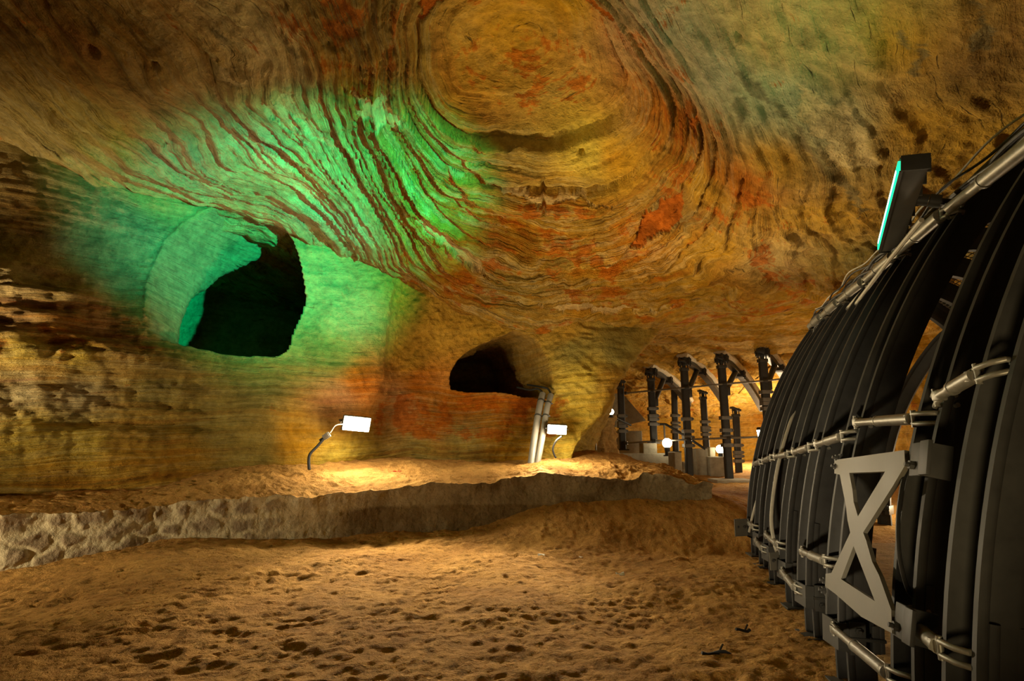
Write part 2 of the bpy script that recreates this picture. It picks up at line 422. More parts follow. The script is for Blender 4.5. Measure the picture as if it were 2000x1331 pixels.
# regional colours on the ceiling
CC = [(1000, 120, OCHRE), (1100, 60, OCHRE), (900, 220, GOLD), (1150, 330, YEL), (1200, 340, OCHRE), (1000, 360, OLIVE), (900, 350, BROWN), (820, 330, BROWN), (780, 200, OLIVE),
      (700, 60, BROWN), (690, 150, GOLD), (850, 450, GOLD), (1000, 450, OCHRE), (950, 480, OLIVE), (1100, 480, GOLD), (900, 530, RED), (1000, 560, OLIVE), (1150, 560, OCHRE), (1350, 560, OCHRE), (1250, 480, RED),
      (1320, 250, RED), (1360, 360, OCHRE), (1330, 420, BROWN), (1430, 350, RED), (1400, 480, OCHRE), (1500, 500, TAN), (1300, 60, GREY), (1250, 100, PINK), (1400, 150, GREY), (1500, 80, TAN), (1550, 200, SAGE),
      (1620, 250, SAGE), (1480, 200, SAGE), (1520, 320, GOLD), (1650, 120, TAN), (1750, 100, GOLD), (1900, 120, BROWN), (1800, 250, GOLD), (1600, 420, GOLD), (1700, 500, OLIVE), (1640, 580, OCHRE), (1900, 300, GOLD),
      (100, 100, BROWN), (250, 60, BROWN), (400, 80, TAN), (480, 60, CREAM), (200, 230, OLIVE), (350, 300, GREY), (500, 260, GREY), (600, 330, CREAM), (560, 150, CREAM), (650, 420, GREY), (1200, 640, GOLD), (1400, 630, OCHRE), (1350, 680, GOLD)]
ccp = []; ccv = []
for px, py, c in CC:
    ccp.append(on_ceiling(px, py)[:2]); ccv.append(c)
base_ceil = idw(ccp, ccv, 3.2)
AM = [(1000, 130, .12), (1100, 250, .2), (1170, 340, .08), (900, 380, 1.2), (1050, 480, 1.4), (850, 450, 1.2), (950, 540, 1.4), (1150, 430, 1.2), (1250, 500, 1.1), (1350, 300, .9), (1450, 500, .35), (1300, 560, .8), (1250, 60, .3), (1450, 150, .15), (1600, 150, .1),
      (1800, 100, .15), (1650, 400, .2), (1900, 200, .1), (760, 200, .9), (600, 200, .6), (300, 250, .55), (450, 350, .6), (150, 100, .5), (420, 60, .5), (700, 440, .5), (1500, 330, .2), (1300, 640, .7)]
amp_ceil = idw([on_ceiling(a, b)[:2] for a, b, c in AM], [[c] for a, b, c in AM], 3.2)
def axis_pts(segs):
    r = []
    for a, b, st in segs: r.append(np.arange(a, b, st))
    r.append([segs[-1][1]]); return np.concatenate(r)
xs = axis_pts([(-14, -8.6, .12), (-8.6, 8.5, .03), (8.5, 14, .1)])
ys = axis_pts([(-5, 2.6, .25), (2.6, 15.2, .026), (15.2, 26, .08)])
XY = np.stack(np.meshgrid(xs, ys, indexing='ij'), -1)
H = ceil_h(XY); S = s_of(XY); base = base_ceil(XY); amp = amp_ceil(XY)[..., 0]
P3 = np.concatenate([XY, np.zeros_like(S)[..., None]], 2)
warp = fbm(P3 * .8, 4, 5)
S0 = S.copy(); calm = .25 + .75 * sstep(1.5, 5.0, S)
S = S + warp * .22 * calm + fbm(P3 * 3.1, 3, 9) * .05 * calm
RDF = [(1000, 120, .33), (1080, 200, .36), (900, 220, .30), (1180, 340, .0), (960, 60, .2), (800, 450, .2), (900, 540, .36), (1000, 480, .3), (1150, 450, .36), (1150, 580, .33), (1330, 250, .45), (1340, 380, .4), (1430, 360, .38), (1450, 520, .1), (1550, 580, .35), (1250, 100, .30), (1420, 120, .2), (1600, 250, .0), (1800, 200, .05), (1650, 480, .1), (700, 80, .35), (500, 250, .0), (250, 150, .2), (300, 300, .12), (1250, 640, .3), (1450, 640, .25)]
# polygons of bare iron-red or brown rock let into the ceiling
def ceil_poly(poly): return [tuple(on_ceiling(*a)[:2]) for a in poly]
wob = np.stack([fbm(P3 * 5, 3, 21), fbm(P3 * 5, 3, 31)], -1) * .07
red_f = idw([on_ceiling(a, b)[:2] for a, b, c in RDF], [[c] for a, b, c in RDF], 3.0); red = red_f(XY)[..., 0]
REDP = [[(805, 85), (830, 30), (880, 0), (905, 5), (890, 30), (850, 60), (815, 88)], [(1120, 0), (1140, 0), (1200, 80), (1175, 62)], [(1250, 480), (1230, 488), (1245, 450), (1330, 400), (1338, 420), (1310, 450)],
        [(1345, 225), (1360, 240), (1352, 262), (1342, 250)], [(1440, 330), (1475, 350), (1490, 400), (1450, 390)], [(835, 520), (880, 515), (960, 550), (1000, 590), (940, 585), (870, 560)],
        [(1300, 190), (1350, 230), (1360, 330), (1320, 400), (1290, 340), (1320, 270)], [(1210, 470), (1300, 420), (1350, 370), (1350, 330), (1330, 420), (1260, 480)], [(775, 30), (800, 0), (760, 120), (770, 210), (755, 210), (752, 100)],
        [(600, 0), (740, 0), (720, 60), (660, 100), (640, 70)], [(1000, 130), (1090, 110), (1130, 160), (1060, 190), (1000, 200)], [(900, 180), (960, 170), (940, 220), (880, 230)], [(1060, 200), (1140, 180), (1150, 250), (1050, 260), (1000, 240)],
        [(1100, 560), (1250, 540), (1330, 530), (1240, 570), (1120, 600)], [(1040, 560), (1120, 545), (1230, 490), (1300, 480), (1200, 540)], [(860, 450), (1000, 470), (1180, 490), (1180, 505), (1000, 490), (900, 475)], [(980, 395), (1150, 420), (1260, 425), (1150, 440), (1020, 420)], [(1440, 470), (1500, 480), (1560, 560), (1600, 600), (1540, 590)]]
red = red + .22 * np.clip(amp, 0, 1) * fbm(np.concatenate([S[..., None] * 2.0, XY * .25], 2), 3, 251) * sstep(1.5, 2.5, S) * sstep(8, 7, S)
for i, poly in enumerate(REDP):
    m = inpoly(XY + wob, ceil_poly(poly)); red[m] = np.maximum(red[m], .50)
    if i in (0, 1, 2, 3): red[m] = .95; base[m] = (.20, .09, .035); amp[m] = .05
PALE = [[(690, 170), (760, 215), (790, 280), (800, 290), (745, 250), (705, 215)], [(560, 160), (640, 260), (660, 300), (600, 240), (545, 190)], [(340, 30), (420, 90), (490, 150), (430, 140), (350, 60)], [(470, 250), (560, 300), (640, 400), (520, 330)],
        [(520, 180), (560, 240), (600, 270), (560, 200)], [(800, 400), (870, 450), (960, 530), (900, 500), (820, 430)], [(960, 372), (1040, 400), (1200, 408), (1050, 412), (985, 392)], [(1040, 590), (1200, 600), (1330, 590), (1200, 610), (1080, 606)], [(1560, 150), (1700, 240), (1720, 330), (1640, 330), (1580, 250)]]
for poly in PALE:
    m = inpoly(XY + wob, ceil_poly(poly)); base[m] = base[m] * .35 + np.array(CREAM) * .72; amp[m] *= .4; red[m] = .05
DARKP = [[(1440, 140), (1460, 140), (1500, 180), (1510, 200), (1470, 190), (1445, 165)], [(1510, 190), (1535, 200), (1600, 300), (1640, 330), (1690, 400), (1680, 420), (1650, 380), (1580, 320), (1560, 270)], [(1430, 190), (1450, 185), (1455, 210), (1440, 260), (1434, 230)], [(1480, 230), (1490, 260), (1490, 275), (1475, 250)],
         [(1750, 60), (1775, 90), (1780, 110), (1760, 100)], [(1800, 90), (1820, 110), (1810, 150), (1795, 140)], [(1900, 0), (1935, 60), (1930, 120), (1890, 60)], [(560, 60), (590, 110), (570, 115), (540, 70)], [(400, 20), (430, 60), (470, 80), (430, 40)]]
for poly in DARKP:
    m = inpoly(XY + wob, ceil_poly(poly)); base[m] = base[m] * .35 + np.array((.12, .12, .075)) * .65; red[m] = 0
# layered relief: each bed is a step, deeper on the folded flank
slow = np.concatenate([S[..., None] * 1.0, XY * .25], 2)
stepn = fbm(np.concatenate([S[..., None] * 2.2, XY * .22], 2), 4, 41)
fr = S * 1.6 + .6 * fbm(np.concatenate([S[..., None] * .2, XY * .5], 2), 2, 55); saw = fr - np.floor(fr)
sawd = np.where(saw < .86, saw / .86, (1 - saw) / .14)
fr2 = S * 3.7 + .9 * fbm(np.concatenate([S[..., None] * .3, XY * .6], 2), 2, 57); saw2 = fr2 - np.floor(fr2); sawl = np.where(saw2 < .8, saw2 / .8, (1 - saw2) / .2)
lk = sstep(-.6, -2.2, XY[..., 0]); sawd = sawd * (1 - .75 * lk) + sawl * .38 * lk
lam = fbm(np.concatenate([S[..., None] * 7.0, XY * .5], 2), 3, 61)
crk = np.exp(-((saw - .93) / .035) ** 2) * sstep(-.5, .3, fbm(P3 * 1.2, 2, 99))
disp = amp * (.13 * sawd - .09 * crk + .10 * stepn + .045 * lam) + .05 * fbm(P3 * 1.3, 5, 71) + .022 * fbm(P3 * 7, 4, 77)
def groove(v, w, d): return d * np.exp(-((S - v) / w) ** 2)
lowside = sstep(-.2, .6, (XY[..., 1] - on_ceiling(1040, 190)[1]) / 1.5)
bowl = sstep(1.30, 1.20, S) * .20 + sstep(2.25, 2.15, S) * .12 + sstep(4.1, 3.9, S) * .14 + lowside * (groove(1.24, .03, .10) + groove(1.75, .03, .07) + groove(2.2, .03, .10) + groove(1.5, .025, .04)) + groove(2.6, .03, .05) + groove(3.0, .03, .06) + groove(3.5, .03, .05) + (groove(7.0, .05, .10) + groove(9.0, .04, .08)) * (XY[..., 0] < 0)
rgt = sstep(2.8, 5.0, XY[..., 0]) * sstep(12, 9, XY[..., 1])
disp += rgt * (.04 * ridge(np.concatenate([S[..., None] * 1.6, XY * .7], 2), 4, 83) - .05)
lft = sstep(-1.5, -3.5, XY[..., 0]) * sstep(12.5, 11, XY[..., 1])
disp += lft * .12 * ridge(np.concatenate([S[..., None] * 1.3, XY * .3], 2), 3, 91)
# small holes and the anchor slot
def pit(cx, cy, r, d):
    c = on_ceiling(cx, cy)[:2]; return -d * sstep(r, r * .55, np.linalg.norm(XY - c, axis=2))
for a in [(1137, 327, .07, .14), (185, 75, .09, .15), (305, 112, .07, .1), (1445, 75, .05, .08)]: disp = disp + pit(*a)
slot = np.array([on_ceiling(1061, 372)[:2], on_ceiling(1062, 418)[:2]])
ab = slot[1] - slot[0]; tt = np.clip(((XY - slot[0]) @ ab) / (ab @ ab), 0, 1); dsl = np.linalg.norm(XY - slot[0] - tt[..., None] * ab, axis=2)
disp -= .10 * sstep(.04, .015, dsl)
P = np.concatenate([XY, (H + bowl - disp)[..., None]], 2)
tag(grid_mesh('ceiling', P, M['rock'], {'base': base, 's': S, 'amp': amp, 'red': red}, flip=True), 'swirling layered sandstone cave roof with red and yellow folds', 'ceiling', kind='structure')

# ---- WALLS
HOLE1 = [(290, 650), (286, 600), (298, 545), (322, 485), (345, 455), (385, 425), (430, 405), (495, 415), (540, 434), (575, 478), (592, 540), (592, 600), (575, 645), (556, 690), (500, 700), (440, 694), (375, 686), (320, 670)]
HOLE2 = [(878, 764), (878, 738), (900, 700), (930, 678), (962, 664), (1000, 648), (1022, 650), (1050, 668), (1070, 700), (1079, 735), (1078, 775), (1030, 776), (975, 768), (920, 766)]
def hole_uz(poly, umax):
    r = []
    for a in poly:
        u, z, p = wall_uz(*a, umax); r.append((u, z))
    return np.array(r)
def carve(us, zs, P, N, poly, L, axis, rim, seed):
    """turn the part of the wall inside poly into a tunnel running back along axis"""
    loU, loZ = poly.min(0); hiU, hiZ = poly.max(0)
    # local metric
    k = len(us) // 2
    def metric(u): return np.interp(u, us, np.concatenate([[0], np.cumsum(np.linalg.norm(np.diff(P[:, np.argmin(abs(zs - poly[:, 1].mean()))], axis=0), axis=1))]))
    A = np.stack(np.broadcast_arrays(metric(us)[:, None], zs[None, :]), -1)
    Q = np.stack([metric(poly[:, 0]), poly[:, 1]], -1)
    Q = np.concatenate([Q, Q[:1]]); Q = catmull(Q, 240)[:-1]
    c = Q.mean(0); ang = np.arctan2(Q[:, 1] - c[1], Q[:, 0] - c[0]); rad = np.linalg.norm(Q - c, axis=1)
    o = np.argsort(ang); ang = ang[o]; rad = rad[o]
    ang3 = np.concatenate([ang - 2 * PI, ang, ang + 2 * PI]); rad3 = np.tile(rad, 3)
    a = np.arctan2(A[..., 1] - c[1], A[..., 0] - c[0]); r = np.linalg.norm(A - c, axis=2)
    R = np.interp(a, ang3, rad3); R = R * (1 + .025 * fbm(np.stack([np.cos(a) * 3, np.sin(a) * 3, 0 * a], -1), 3, seed))
    x = r / R
    # position of the rim for each direction
    ui = np.interp(c[0] + np.cos(a) * R, metric(us), np.arange(len(us))); zi = np.interp(c[1] + np.sin(a) * R, zs, np.arange(len(zs)))
    i0 = np.clip(ui.astype(int), 0, len(us) - 2); j0 = np.clip(zi.astype(int), 0, len(zs) - 2); fu = (ui - i0)[..., None]; fz = (zi - j0)[..., None]
    B = (P[i0, j0] * (1 - fu) + P[i0 + 1, j0] * fu) * (1 - fz) + (P[i0, j0 + 1] * (1 - fu) + P[i0 + 1, j0 + 1] * fu) * fz
    ins = x < 1.0
    d = 1 - np.clip(x, 0, 1)
    dep = np.where(d < .75, d / .75 * L, L); cl = np.clip((d - .75) / .25, 0, 1)
    ce = B[ins].mean(0) if ins.any() else np.zeros(3)
    axis = np.array(axis, float); axis /= np.linalg.norm(axis)
    T = B + axis * dep[..., None]
    T = T + (ce + axis * L - T) * cl[..., None]
    if seed == 201:   # chamber shape added behind the lip so the inner wall falls dark
        an = a; dep0 = np.interp(an, [-PI, -2.4, -1.6, -.5, .8, 1.5, 2.2, 2.8, PI], [.9, .6, .4, 4, 4, 2.0, 1.6, 1.2, .9])
        ld = np.array([-.85, -.25, 0]); fl = sstep(0, 2.6, dep - dep0) * 3.6
        wl = np.clip((c[0] - (c[0] + np.cos(a) * R)) / 1.2, 0, 1); wb = np.clip(-np.sin(a), 0, 1); wt = np.clip(np.sin(a), 0, 1)
        T = T + (ld * (fl * wl)[..., None] + np.array([0, 0, -1.0]) * (fl * wb * .6)[..., None] + np.array([0, 0, 1.0]) * (fl * wt * .6)[..., None]) * (1 - cl[..., None])
    nz = fbm(T * 1.7, 4, seed + 5) * .10 + .02 * np.sin(dep * 30 + 5 * fbm(T * 1.5, 2, seed + 9))
    inw = (ce + axis * dep[..., None]) - T; inw /= (np.linalg.norm(inw, axis=2, keepdims=True) + 1e-6)
    T = T + inw * (nz * sstep(0, .25, d) * (1 - cl))[..., None]
    out = np.where(ins[..., None], T, P)
    # rounded lip and a slight raised edge around it
    near = np.exp(-((x - 1) / .05) ** 2) * (~ins)
    out = out + axis * (near * rim)[..., None]
    return out, ins, d
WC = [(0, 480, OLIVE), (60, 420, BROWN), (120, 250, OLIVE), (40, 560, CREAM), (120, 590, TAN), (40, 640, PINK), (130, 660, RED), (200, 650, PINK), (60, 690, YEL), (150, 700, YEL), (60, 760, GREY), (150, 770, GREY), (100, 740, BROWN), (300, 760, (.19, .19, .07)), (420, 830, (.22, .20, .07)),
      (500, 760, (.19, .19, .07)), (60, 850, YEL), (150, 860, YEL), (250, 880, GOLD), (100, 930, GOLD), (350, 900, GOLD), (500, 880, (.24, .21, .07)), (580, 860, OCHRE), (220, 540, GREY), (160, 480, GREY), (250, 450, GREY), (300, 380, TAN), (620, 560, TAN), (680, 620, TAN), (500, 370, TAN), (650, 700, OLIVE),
      (660, 780, PINK), (700, 745, RED), (690, 880, YEL), (650, 900, YEL), (850, 640, GOLD), (800, 580, GOLD), (950, 640, GOLD), (800, 700, GOLD), (820, 750, RED), (900, 790, RED), (1000, 800, RED), (850, 830, RED), (780, 790, PINK), (900, 860, OLIVE), (1000, 860, OCHRE), (820, 880, OLIVE),
      (1100, 800, YEL), (1120, 860, YEL), (1150, 740, YEL), (1120, 680, OLIVE), (1200, 690, OLIVE), (1180, 740, GOLD), (1110, 650, GOLD), (1240, 700, GOLD)]
wcp = []; wcv = []
for px, py, c in WC:
    u, z, p = wall_uz(px, py); wcp.append(p); wcv.append(c)
for p, c in [((3, 18, 3), GOLD), ((4, 22, 3), GOLD), ((8, 24, 3), GOLD), ((9, 24, 1.6), BROWN), ((5, 23.5, 1.6), BROWN), ((9, 24.4, .8), OCHRE), ((6, 24, .8), OCHRE), ((12, 23.5, 3), RED)]:
    wcp.append(p); wcv.append(c)
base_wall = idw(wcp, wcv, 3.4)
def wall_detail(us, zs, holes):
    P = wall_pts(us, zs); N = normals(P)
    sgn = np.sign((N * (CAM - P)).sum(2).mean()); N = N * sgn
    px = project(P)
    L = np.linalg.norm(P[:, :, :2] - P[:1, :1, :2], axis=2)
    S = P[..., 2] * 3.2 + .35 * fbm(P * .5, 3, 103) - .10 * P[..., 0]
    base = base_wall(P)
    u2 = np.broadcast_to(us[:, None], S.shape)
    recess = sstep(7.6, 8.4, u2) * sstep(12.4, 11.6, u2)
    left = sstep(5.0, 3.4, u2)
    amp = .35 + .35 * recess * sstep(2.9, 2.3, P[..., 2]) + .45 * left * sstep(4.2, 3.4, P[..., 2]) - .25 * sstep(2.8, 3.4, P[..., 2]) * (1 - left)
    amp = np.clip(amp, .05, 1)
    red = .12 + .42 * recess * sstep(1.45, 1.75, P[..., 2]) * sstep(2.75, 2.45, P[..., 2]) + .2 * left * sstep(2.6, 2.9, P[..., 2]) * sstep(3.8, 3.4, P[..., 2])
    lay = fbm(np.concatenate([S[..., None] * 1.5, P[..., :2] * .35], 2), 4, 111)
    lam = fbm(np.concatenate([S[..., None] * 5, P[..., :2] * .5], 2), 3, 121)
    d = .06 * fbm(P * .9, 5, 131) + .016 * fbm(P * 8, 3, 137) + amp * (.08 * lay + .03 * lam)
    # broken, overhanging rock at the far left
    lump = ridge(P * np.array([.8, .8, 1.5]), 4, 141)
    d += left * (.09 * lump + .07 * fbm(P * np.array([2, 2, 6.]), 4, 147)) * sstep(1.3, 2.2, P[..., 2]) * sstep(4.5, 3.7, P[..., 2])
    d += left * (.30 * sstep(2.55, 2.85, P[..., 2]) * sstep(4.6, 3.6, P[..., 2]) - .18 * sstep(2.6, 2.4, P[..., 2]) * sstep(1.7, 1.95, P[..., 2]))
    d += left * .20 * sstep(1.9, 1.6, P[..., 2]) * sstep(.9, 1.2, P[..., 2])
    # fan of pick marks on the pier
    pier = sstep(11.6, 12.2, u2) * sstep(14, 13.4, u2)
    fan = np.sin((P[..., 0] * .5 + P[..., 2]) * 26 + 5 * fbm(P * 2.5, 3, 151))
    d += pier * (.018 * fan * sstep(.0, .5, fbm(P * 1.4, 2, 157)) + .05 * fbm(P * 1.6, 4, 161))
    # grainy picked face above the recess
    d += .02 * fbm(P * 14, 2, 171) * recess
    P2 = P + N * d[..., None]
    for poly, Lh, axis, rim, seed, col in holes:
        P2, ins, dd = carve(us, zs, P2, N, poly, Lh, axis, rim, seed)
        base[ins] = base[ins] * .4 + np.array(col) * .6; amp[ins] = .4; red[ins] = .1
    return P2, {'base': base, 's': S, 'amp': amp, 'red': red}
zs = np.concatenate([np.arange(.2, 6.0, .024), np.arange(6.0, 7.6, .08)])
UE = 7.0
us = np.concatenate([np.linspace(0, 2.2, 60)[:-1], resample(2.2, UE, .026)])
h1 = hole_uz(HOLE1, 6.95); h2 = hole_uz(HOLE2, 12.4)
Pw, at_ = wall_detail(us, zs, [(h1, 6.5, (.10, .95, -.12), -.05, 201, GREY)])
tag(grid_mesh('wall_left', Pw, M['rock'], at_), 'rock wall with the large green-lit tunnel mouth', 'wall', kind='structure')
us = np.concatenate([resample(UE, 14, .026), np.linspace(14, 20, 260)[1:]])
Pw, at_ = wall_detail(us, zs[zs < 6.4], [(h2, 4.0, (-.35, 1.0, -.02), -.03, 211, BROWN)])
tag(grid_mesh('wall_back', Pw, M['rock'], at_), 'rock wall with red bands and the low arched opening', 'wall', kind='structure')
# right-hand rock wall beyond the steel gallery
yy = np.arange(-5, 26, .08); zz = np.arange(-.2, 5.6, .08)
Pr = np.stack(np.broadcast_arrays(10.6 + .02 * yy[:, None] - .12 * (zz[None, :] - 2) ** 2 * .3, yy[:, None], zz[None, :]), -1).astype(float)
Pr[..., 0] += .35 * fbm(Pr * .6, 5, 301); bs = np.broadcast_to(np.array(OCHRE), Pr.shape).copy()
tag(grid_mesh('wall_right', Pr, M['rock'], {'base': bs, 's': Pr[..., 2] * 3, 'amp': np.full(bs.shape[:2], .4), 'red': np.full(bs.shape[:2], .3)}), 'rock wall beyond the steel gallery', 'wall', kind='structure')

# ---- LEDGE LINE (front edge of the terrace): (X, Y, top z, bottom z)
LED = []
for px, py, Y in [(-420, 1035, 6.3), (-200, 1022, 6.7), (0, 1012, 7.3), (130, 1008, 7.7), (225, 1000, 8.0), (300, 989, 8.3), (400, 979, 8.6), (500, 973, 8.9), (600, 967, 9.2), (700, 960, 9.55), (780, 952, 9.75), (900, 946, 9.9), (970, 941, 9.95),
                  (992, 931, 9.95), (1060, 929, 9.95), (1150, 932, 9.95), (1220, 936, 9.9), (1260, 931, 9.9), (1345, 938, 9.8), (1390, 952, 9.75)]:
    p = aty(px, py, Y); LED.append((p[0], p[1], p[2]))
LED = np.array([(-16, 4.2, .6)] + LED)
def ledge(n): return catmull(LED, n)
LE = ledge(700)
# ---- FLOOR heights
fp = []
for px, py, z in [(0, 1118, .02), (140, 1088, .10), (280, 1064, .18), (420, 1058, .14), (560, 1058, .06), (700, 1052, .05), (1465, 1075, 0), (1545, 1190, 0), (1640, 1325, 0), (1000, 1331, 0), (0, 1331, 0), (500, 1200, 0), (1200, 1200, 0), (1400, 1120, 0), (1800, 1331, 0), (900, 1120, .02), (300, 1150, .02), (1250, 1060, .05)]:
    p = atz(px, py, z); fp.append((p[0], p[1], z))
for i in range(0, 700, 40):
    x, y, zt = LE[i]
    if x < -2: continue
    k = sstep(-1.2, 1.0, x) ; fp.append((x, y - .05, .10 + .46 * k)); fp.append((x, y - .75, 0.06 + .12 * k))
fp += [(3.4, 9.7, .62), (3.9, 10.2, .50), (4.6, 10.5, .25), (5.5, 11, .15), (3.3, 11.5, .75), (4, 14, .45), (6, 14, .4), (4.5, 17, .42), (7, 17, .42), (10, 14, .3), (5, 22, .5), (9, 22, .7), (9, 8, 0), (9, 3, 0), (-10, 3, 0), (-14, 5, 0), (0, -5, 0), (9, -5, 0), (-14, -5, 0), (3.7, 9.0, .28), (4.3, 9.2, .1)]
fp = np.array(fp); floor_h0 = tps(fp[:, :2], fp[:, 2], .05)
def slab_zone(q): # the flat concrete gallery floor
    x0 = 1.19 + .285 * q[..., 1]; return sstep(-.02, .12, q[..., 0] - x0) * sstep(9.6, 9.0, q[..., 1])
def floor_h(q):
    h = np.clip(floor_h0(q), -.05, 1.2); return h * (1 - slab_zone(q)) - .06 * slab_zone(q)
xs = axis_pts([(-15, -7.5, .08), (-7.5, 4.6, .0225), (4.6, 13, .09)]); ys = axis_pts([(-5, 2.4, .25), (2.4, 10.6, .0225), (10.6, 25.5, .08)])
XY = np.stack(np.meshgrid(xs, ys, indexing='ij'), -1)
# floor stays in front of the ledge; behind it drops out of sight
ly = np.interp(XY[..., 0], LE[:, 0], LE[:, 1]); 
H = floor_h(XY)
P3 = np.concatenate([XY, 0 * H[..., None]], 2)
rough = 1 - slab_zone(XY)
lf = sstep(1.0, -1.5, XY[..., 0])
rot = np.stack([XY[..., 0] * .90 + XY[..., 1] * .43, -XY[..., 0] * .43 + XY[..., 1] * .90], -1)
flow = np.concatenate([rot * np.array([1.8, 7.0]), 0 * H[..., None]], 2)
r1 = ridge(flow + .5 * fbm(P3 * 1.5, 2, 401)[..., None], 4, 411)
scales = fbm(np.concatenate([rot * np.array([1.8, 13.0]), 0 * H[..., None]], 2), 3, 421)
scarp = np.where(scales > .08, 1, 0) * sstep(.06, .12, scales)
D = .045 * fbm(P3 * .9, 3, 431) + .010 * fbm(P3 * 4.5, 4, 441) + .010 * fbm(P3 * 14, 3, 451)
q1 = np.concatenate([rot * np.array([1.6, 8.0]), 0 * H[..., None]], 2) + .6 * fbm(P3 * 2.2, 3, 491)[..., None]
g1 = 1 - 2 * np.abs(vnoise(q1, 7)); q2 = q1 * 1.9 + 5.3; g2 = 1 - 2 * np.abs(vnoise(q2, 8))
D -= (.25 + .75 * lf) * (.020 * sstep(.80, .97, g1) * sstep(-.2, .3, fbm(P3 * 2.6, 2, 495)) + .012 * sstep(.75, .97, g2) * sstep(-.1, .4, fbm(P3 * 3.3, 2, 497)))
D += lf * (.006 * r1 + .003 * scarp) + (1 - lf) * (.004 * ridge(P3 * 3.0, 4, 461))
clod = fbm(P3 * 11, 3, 471); D += .012 * sstep(.35, .75, clod) * sstep(-.2, .3, fbm(P3 * 1.2, 2, 481))
# foot prints
rs = np.random.RandomState(5)
for i in range(28):
    cx, cy, a = rs.uniform(-5.5, 3.2), rs.uniform(3.8, 9.2), rs.uniform(0, PI)
    q = XY - np.array([cx, cy]); m = (np.abs(q) < .4).all(2); qq = q[m]; e = ((qq[:, 0] * math.cos(a) + qq[:, 1] * math.sin(a)) / .16) ** 2 + ((-qq[:, 0] * math.sin(a) + qq[:, 1] * math.cos(a)) / .075) ** 2
    D[m] += -.020 * np.exp(-e ** 2) + .008 * np.exp(-(e - 1.7) ** 2 * 2)
Z = H + D * rough
behind = sstep(.0, .25, XY[..., 1] - ly) * (XY[..., 0] < 3.3)
Z = Z - behind * 1.2
tag(grid_mesh('floor', np.concatenate([XY, Z[..., None]], 2), M['sand']), 'trodden orange sand floor of the cave', 'floor', kind='structure')
# ---- TERRACE of sand between ledge and rock wall
n = 1300; LE2 = ledge(n)
tp = []
for px, py, z in [(0, 985, .78), (150, 972, .80), (300, 955, .86), (450, 935, 1.0), (600, 908, 1.16), (700, 905, 1.16), (760, 900, 1.2), (900, 905, 1.14), (1040, 900, 1.17), (1120, 885, 1.33), (1180, 885, 1.3), (1280, 890, 1.22), (1200, 910, 1.12), (1060, 912, 1.12)]:
    p = atz(px, py, z); tp.append((p[0], p[1], z))
for i in range(0, n, 60): tp.append((LE2[i, 0], LE2[i, 1], LE2[i, 2]))
tp += [(-12, 6, .7), (-6, 12, 1.2), (-2, 13.5, 1.2), (2, 15, 1.25), (3.4, 14, 1.1), (3.2, 12, 1.05), (-10, 9, .9)]
tp = np.array(tp); ter_h = tps(tp[:, :2], tp[:, 2], .02)
vv = np.linspace(0, 1, 150) ** 1.2
back = LE2[:, :2] + np.array([-.10, 1.0]) * np.clip(np.interp(LE2[:, 0], [-16, -8, -3, 0, 2.8, 3.2, 3.6], [3.5, 2.4, 3.2, 3.6, 3.6, 2.6, 1.2]), .3, 9)[:, None]
T2 = LE2[:, None, :2] * (1 - vv[None, :, None]) + back[:, None] * vv[None, :, None]
Pz = ter_h(T2); P3 = np.concatenate([T2, 0 * Pz[..., None]], 2)
dz = .035 * fbm(P3 * 1.6, 4, 501) + .018 * fbm(P3 * 6, 4, 511) + .012 * ridge(P3 * np.array([5, 9, 1]), 3, 521)
dz += sstep(0, 2.2, T2[..., 0]) * sstep(12.5, 11.5, T2[..., 1]) * .03 * ridge(P3 * np.array([3, 6, 1]), 3, 531)
Pz = Pz + dz
Pt = np.concatenate([T2, Pz[..., None]], 2)
edge = .05 * fbm(np.stack([LE2[:, 0] * 3, LE2[:, 1] * 3, 0 * LE2[:, 0]], -1), 4, 541)
Pt[:, 0, 1] += edge - .03
tag(grid_mesh('floor_terrace', Pt, M['sand'], flip=True), 'raised sand terrace along the foot of the rock wall', 'floor', kind='structure')
# ---- RETAINING WALL
def stone_material():
    k = NT('rubble_masonry'); P = k.pos(); m = k.attr('stone', True); dk = k.attr('dark_brown', True)
    n1 = k.noise(P, 5, 6, .65); n2 = k.noise(P, 22, 4, .7)
    st = k.mix(n1, (.20, .15, .09), (.40, .31, .19)); mo = k.mix(n1, (.50, .42, .24), (.66, .58, .38))
    c = k.mix(m, mo, st); c = k.mix(dk, c, k.mix(n1, (.10, .072, .034), (.22, .15, .065)))
    c = k.mix(1.0, c, k.ramp(n2, [(.25, .6), (.5, 1.0), (.8, 1.15)]), 'MULTIPLY')
    k.bsdf(c, .95, 0, k.bump(k.math('ADD', n1, k.math('MULTIPLY', n2, .5)), .8, .05), .1); return k.m
nv = 64; hv = np.linspace(0, 1, nv)
top = Pt[:, 0, 2]; bot = np.minimum(floor_h(LE2[:, :2]) - .25, top - .2)
tang = np.gradient(LE2[:, :2], axis=0); tang /= np.linalg.norm(tang, axis=1, keepdims=True); nrm = np.stack([tang[:, 1], -tang[:, 0]], -1)
Lg = np.concatenate([[0], np.cumsum(np.linalg.norm(np.diff(LE2[:, :2], axis=0), axis=1))])
Pq = np.zeros((n, nv, 3)); Pq[..., 2] = bot[:, None] + (top - bot)[:, None] * hv[None]
Pq[..., :2] = LE2[:, None, :2] + (Pt[:, 0, None, :2] - LE2[:, None, :2]) * (hv ** 6)[None, :, None] - nrm[:, None] * (.05 * sstep(1, .8, hv))[None, :, None] + nrm[:, None] * ((1 - hv) * .10)[None, :, None]
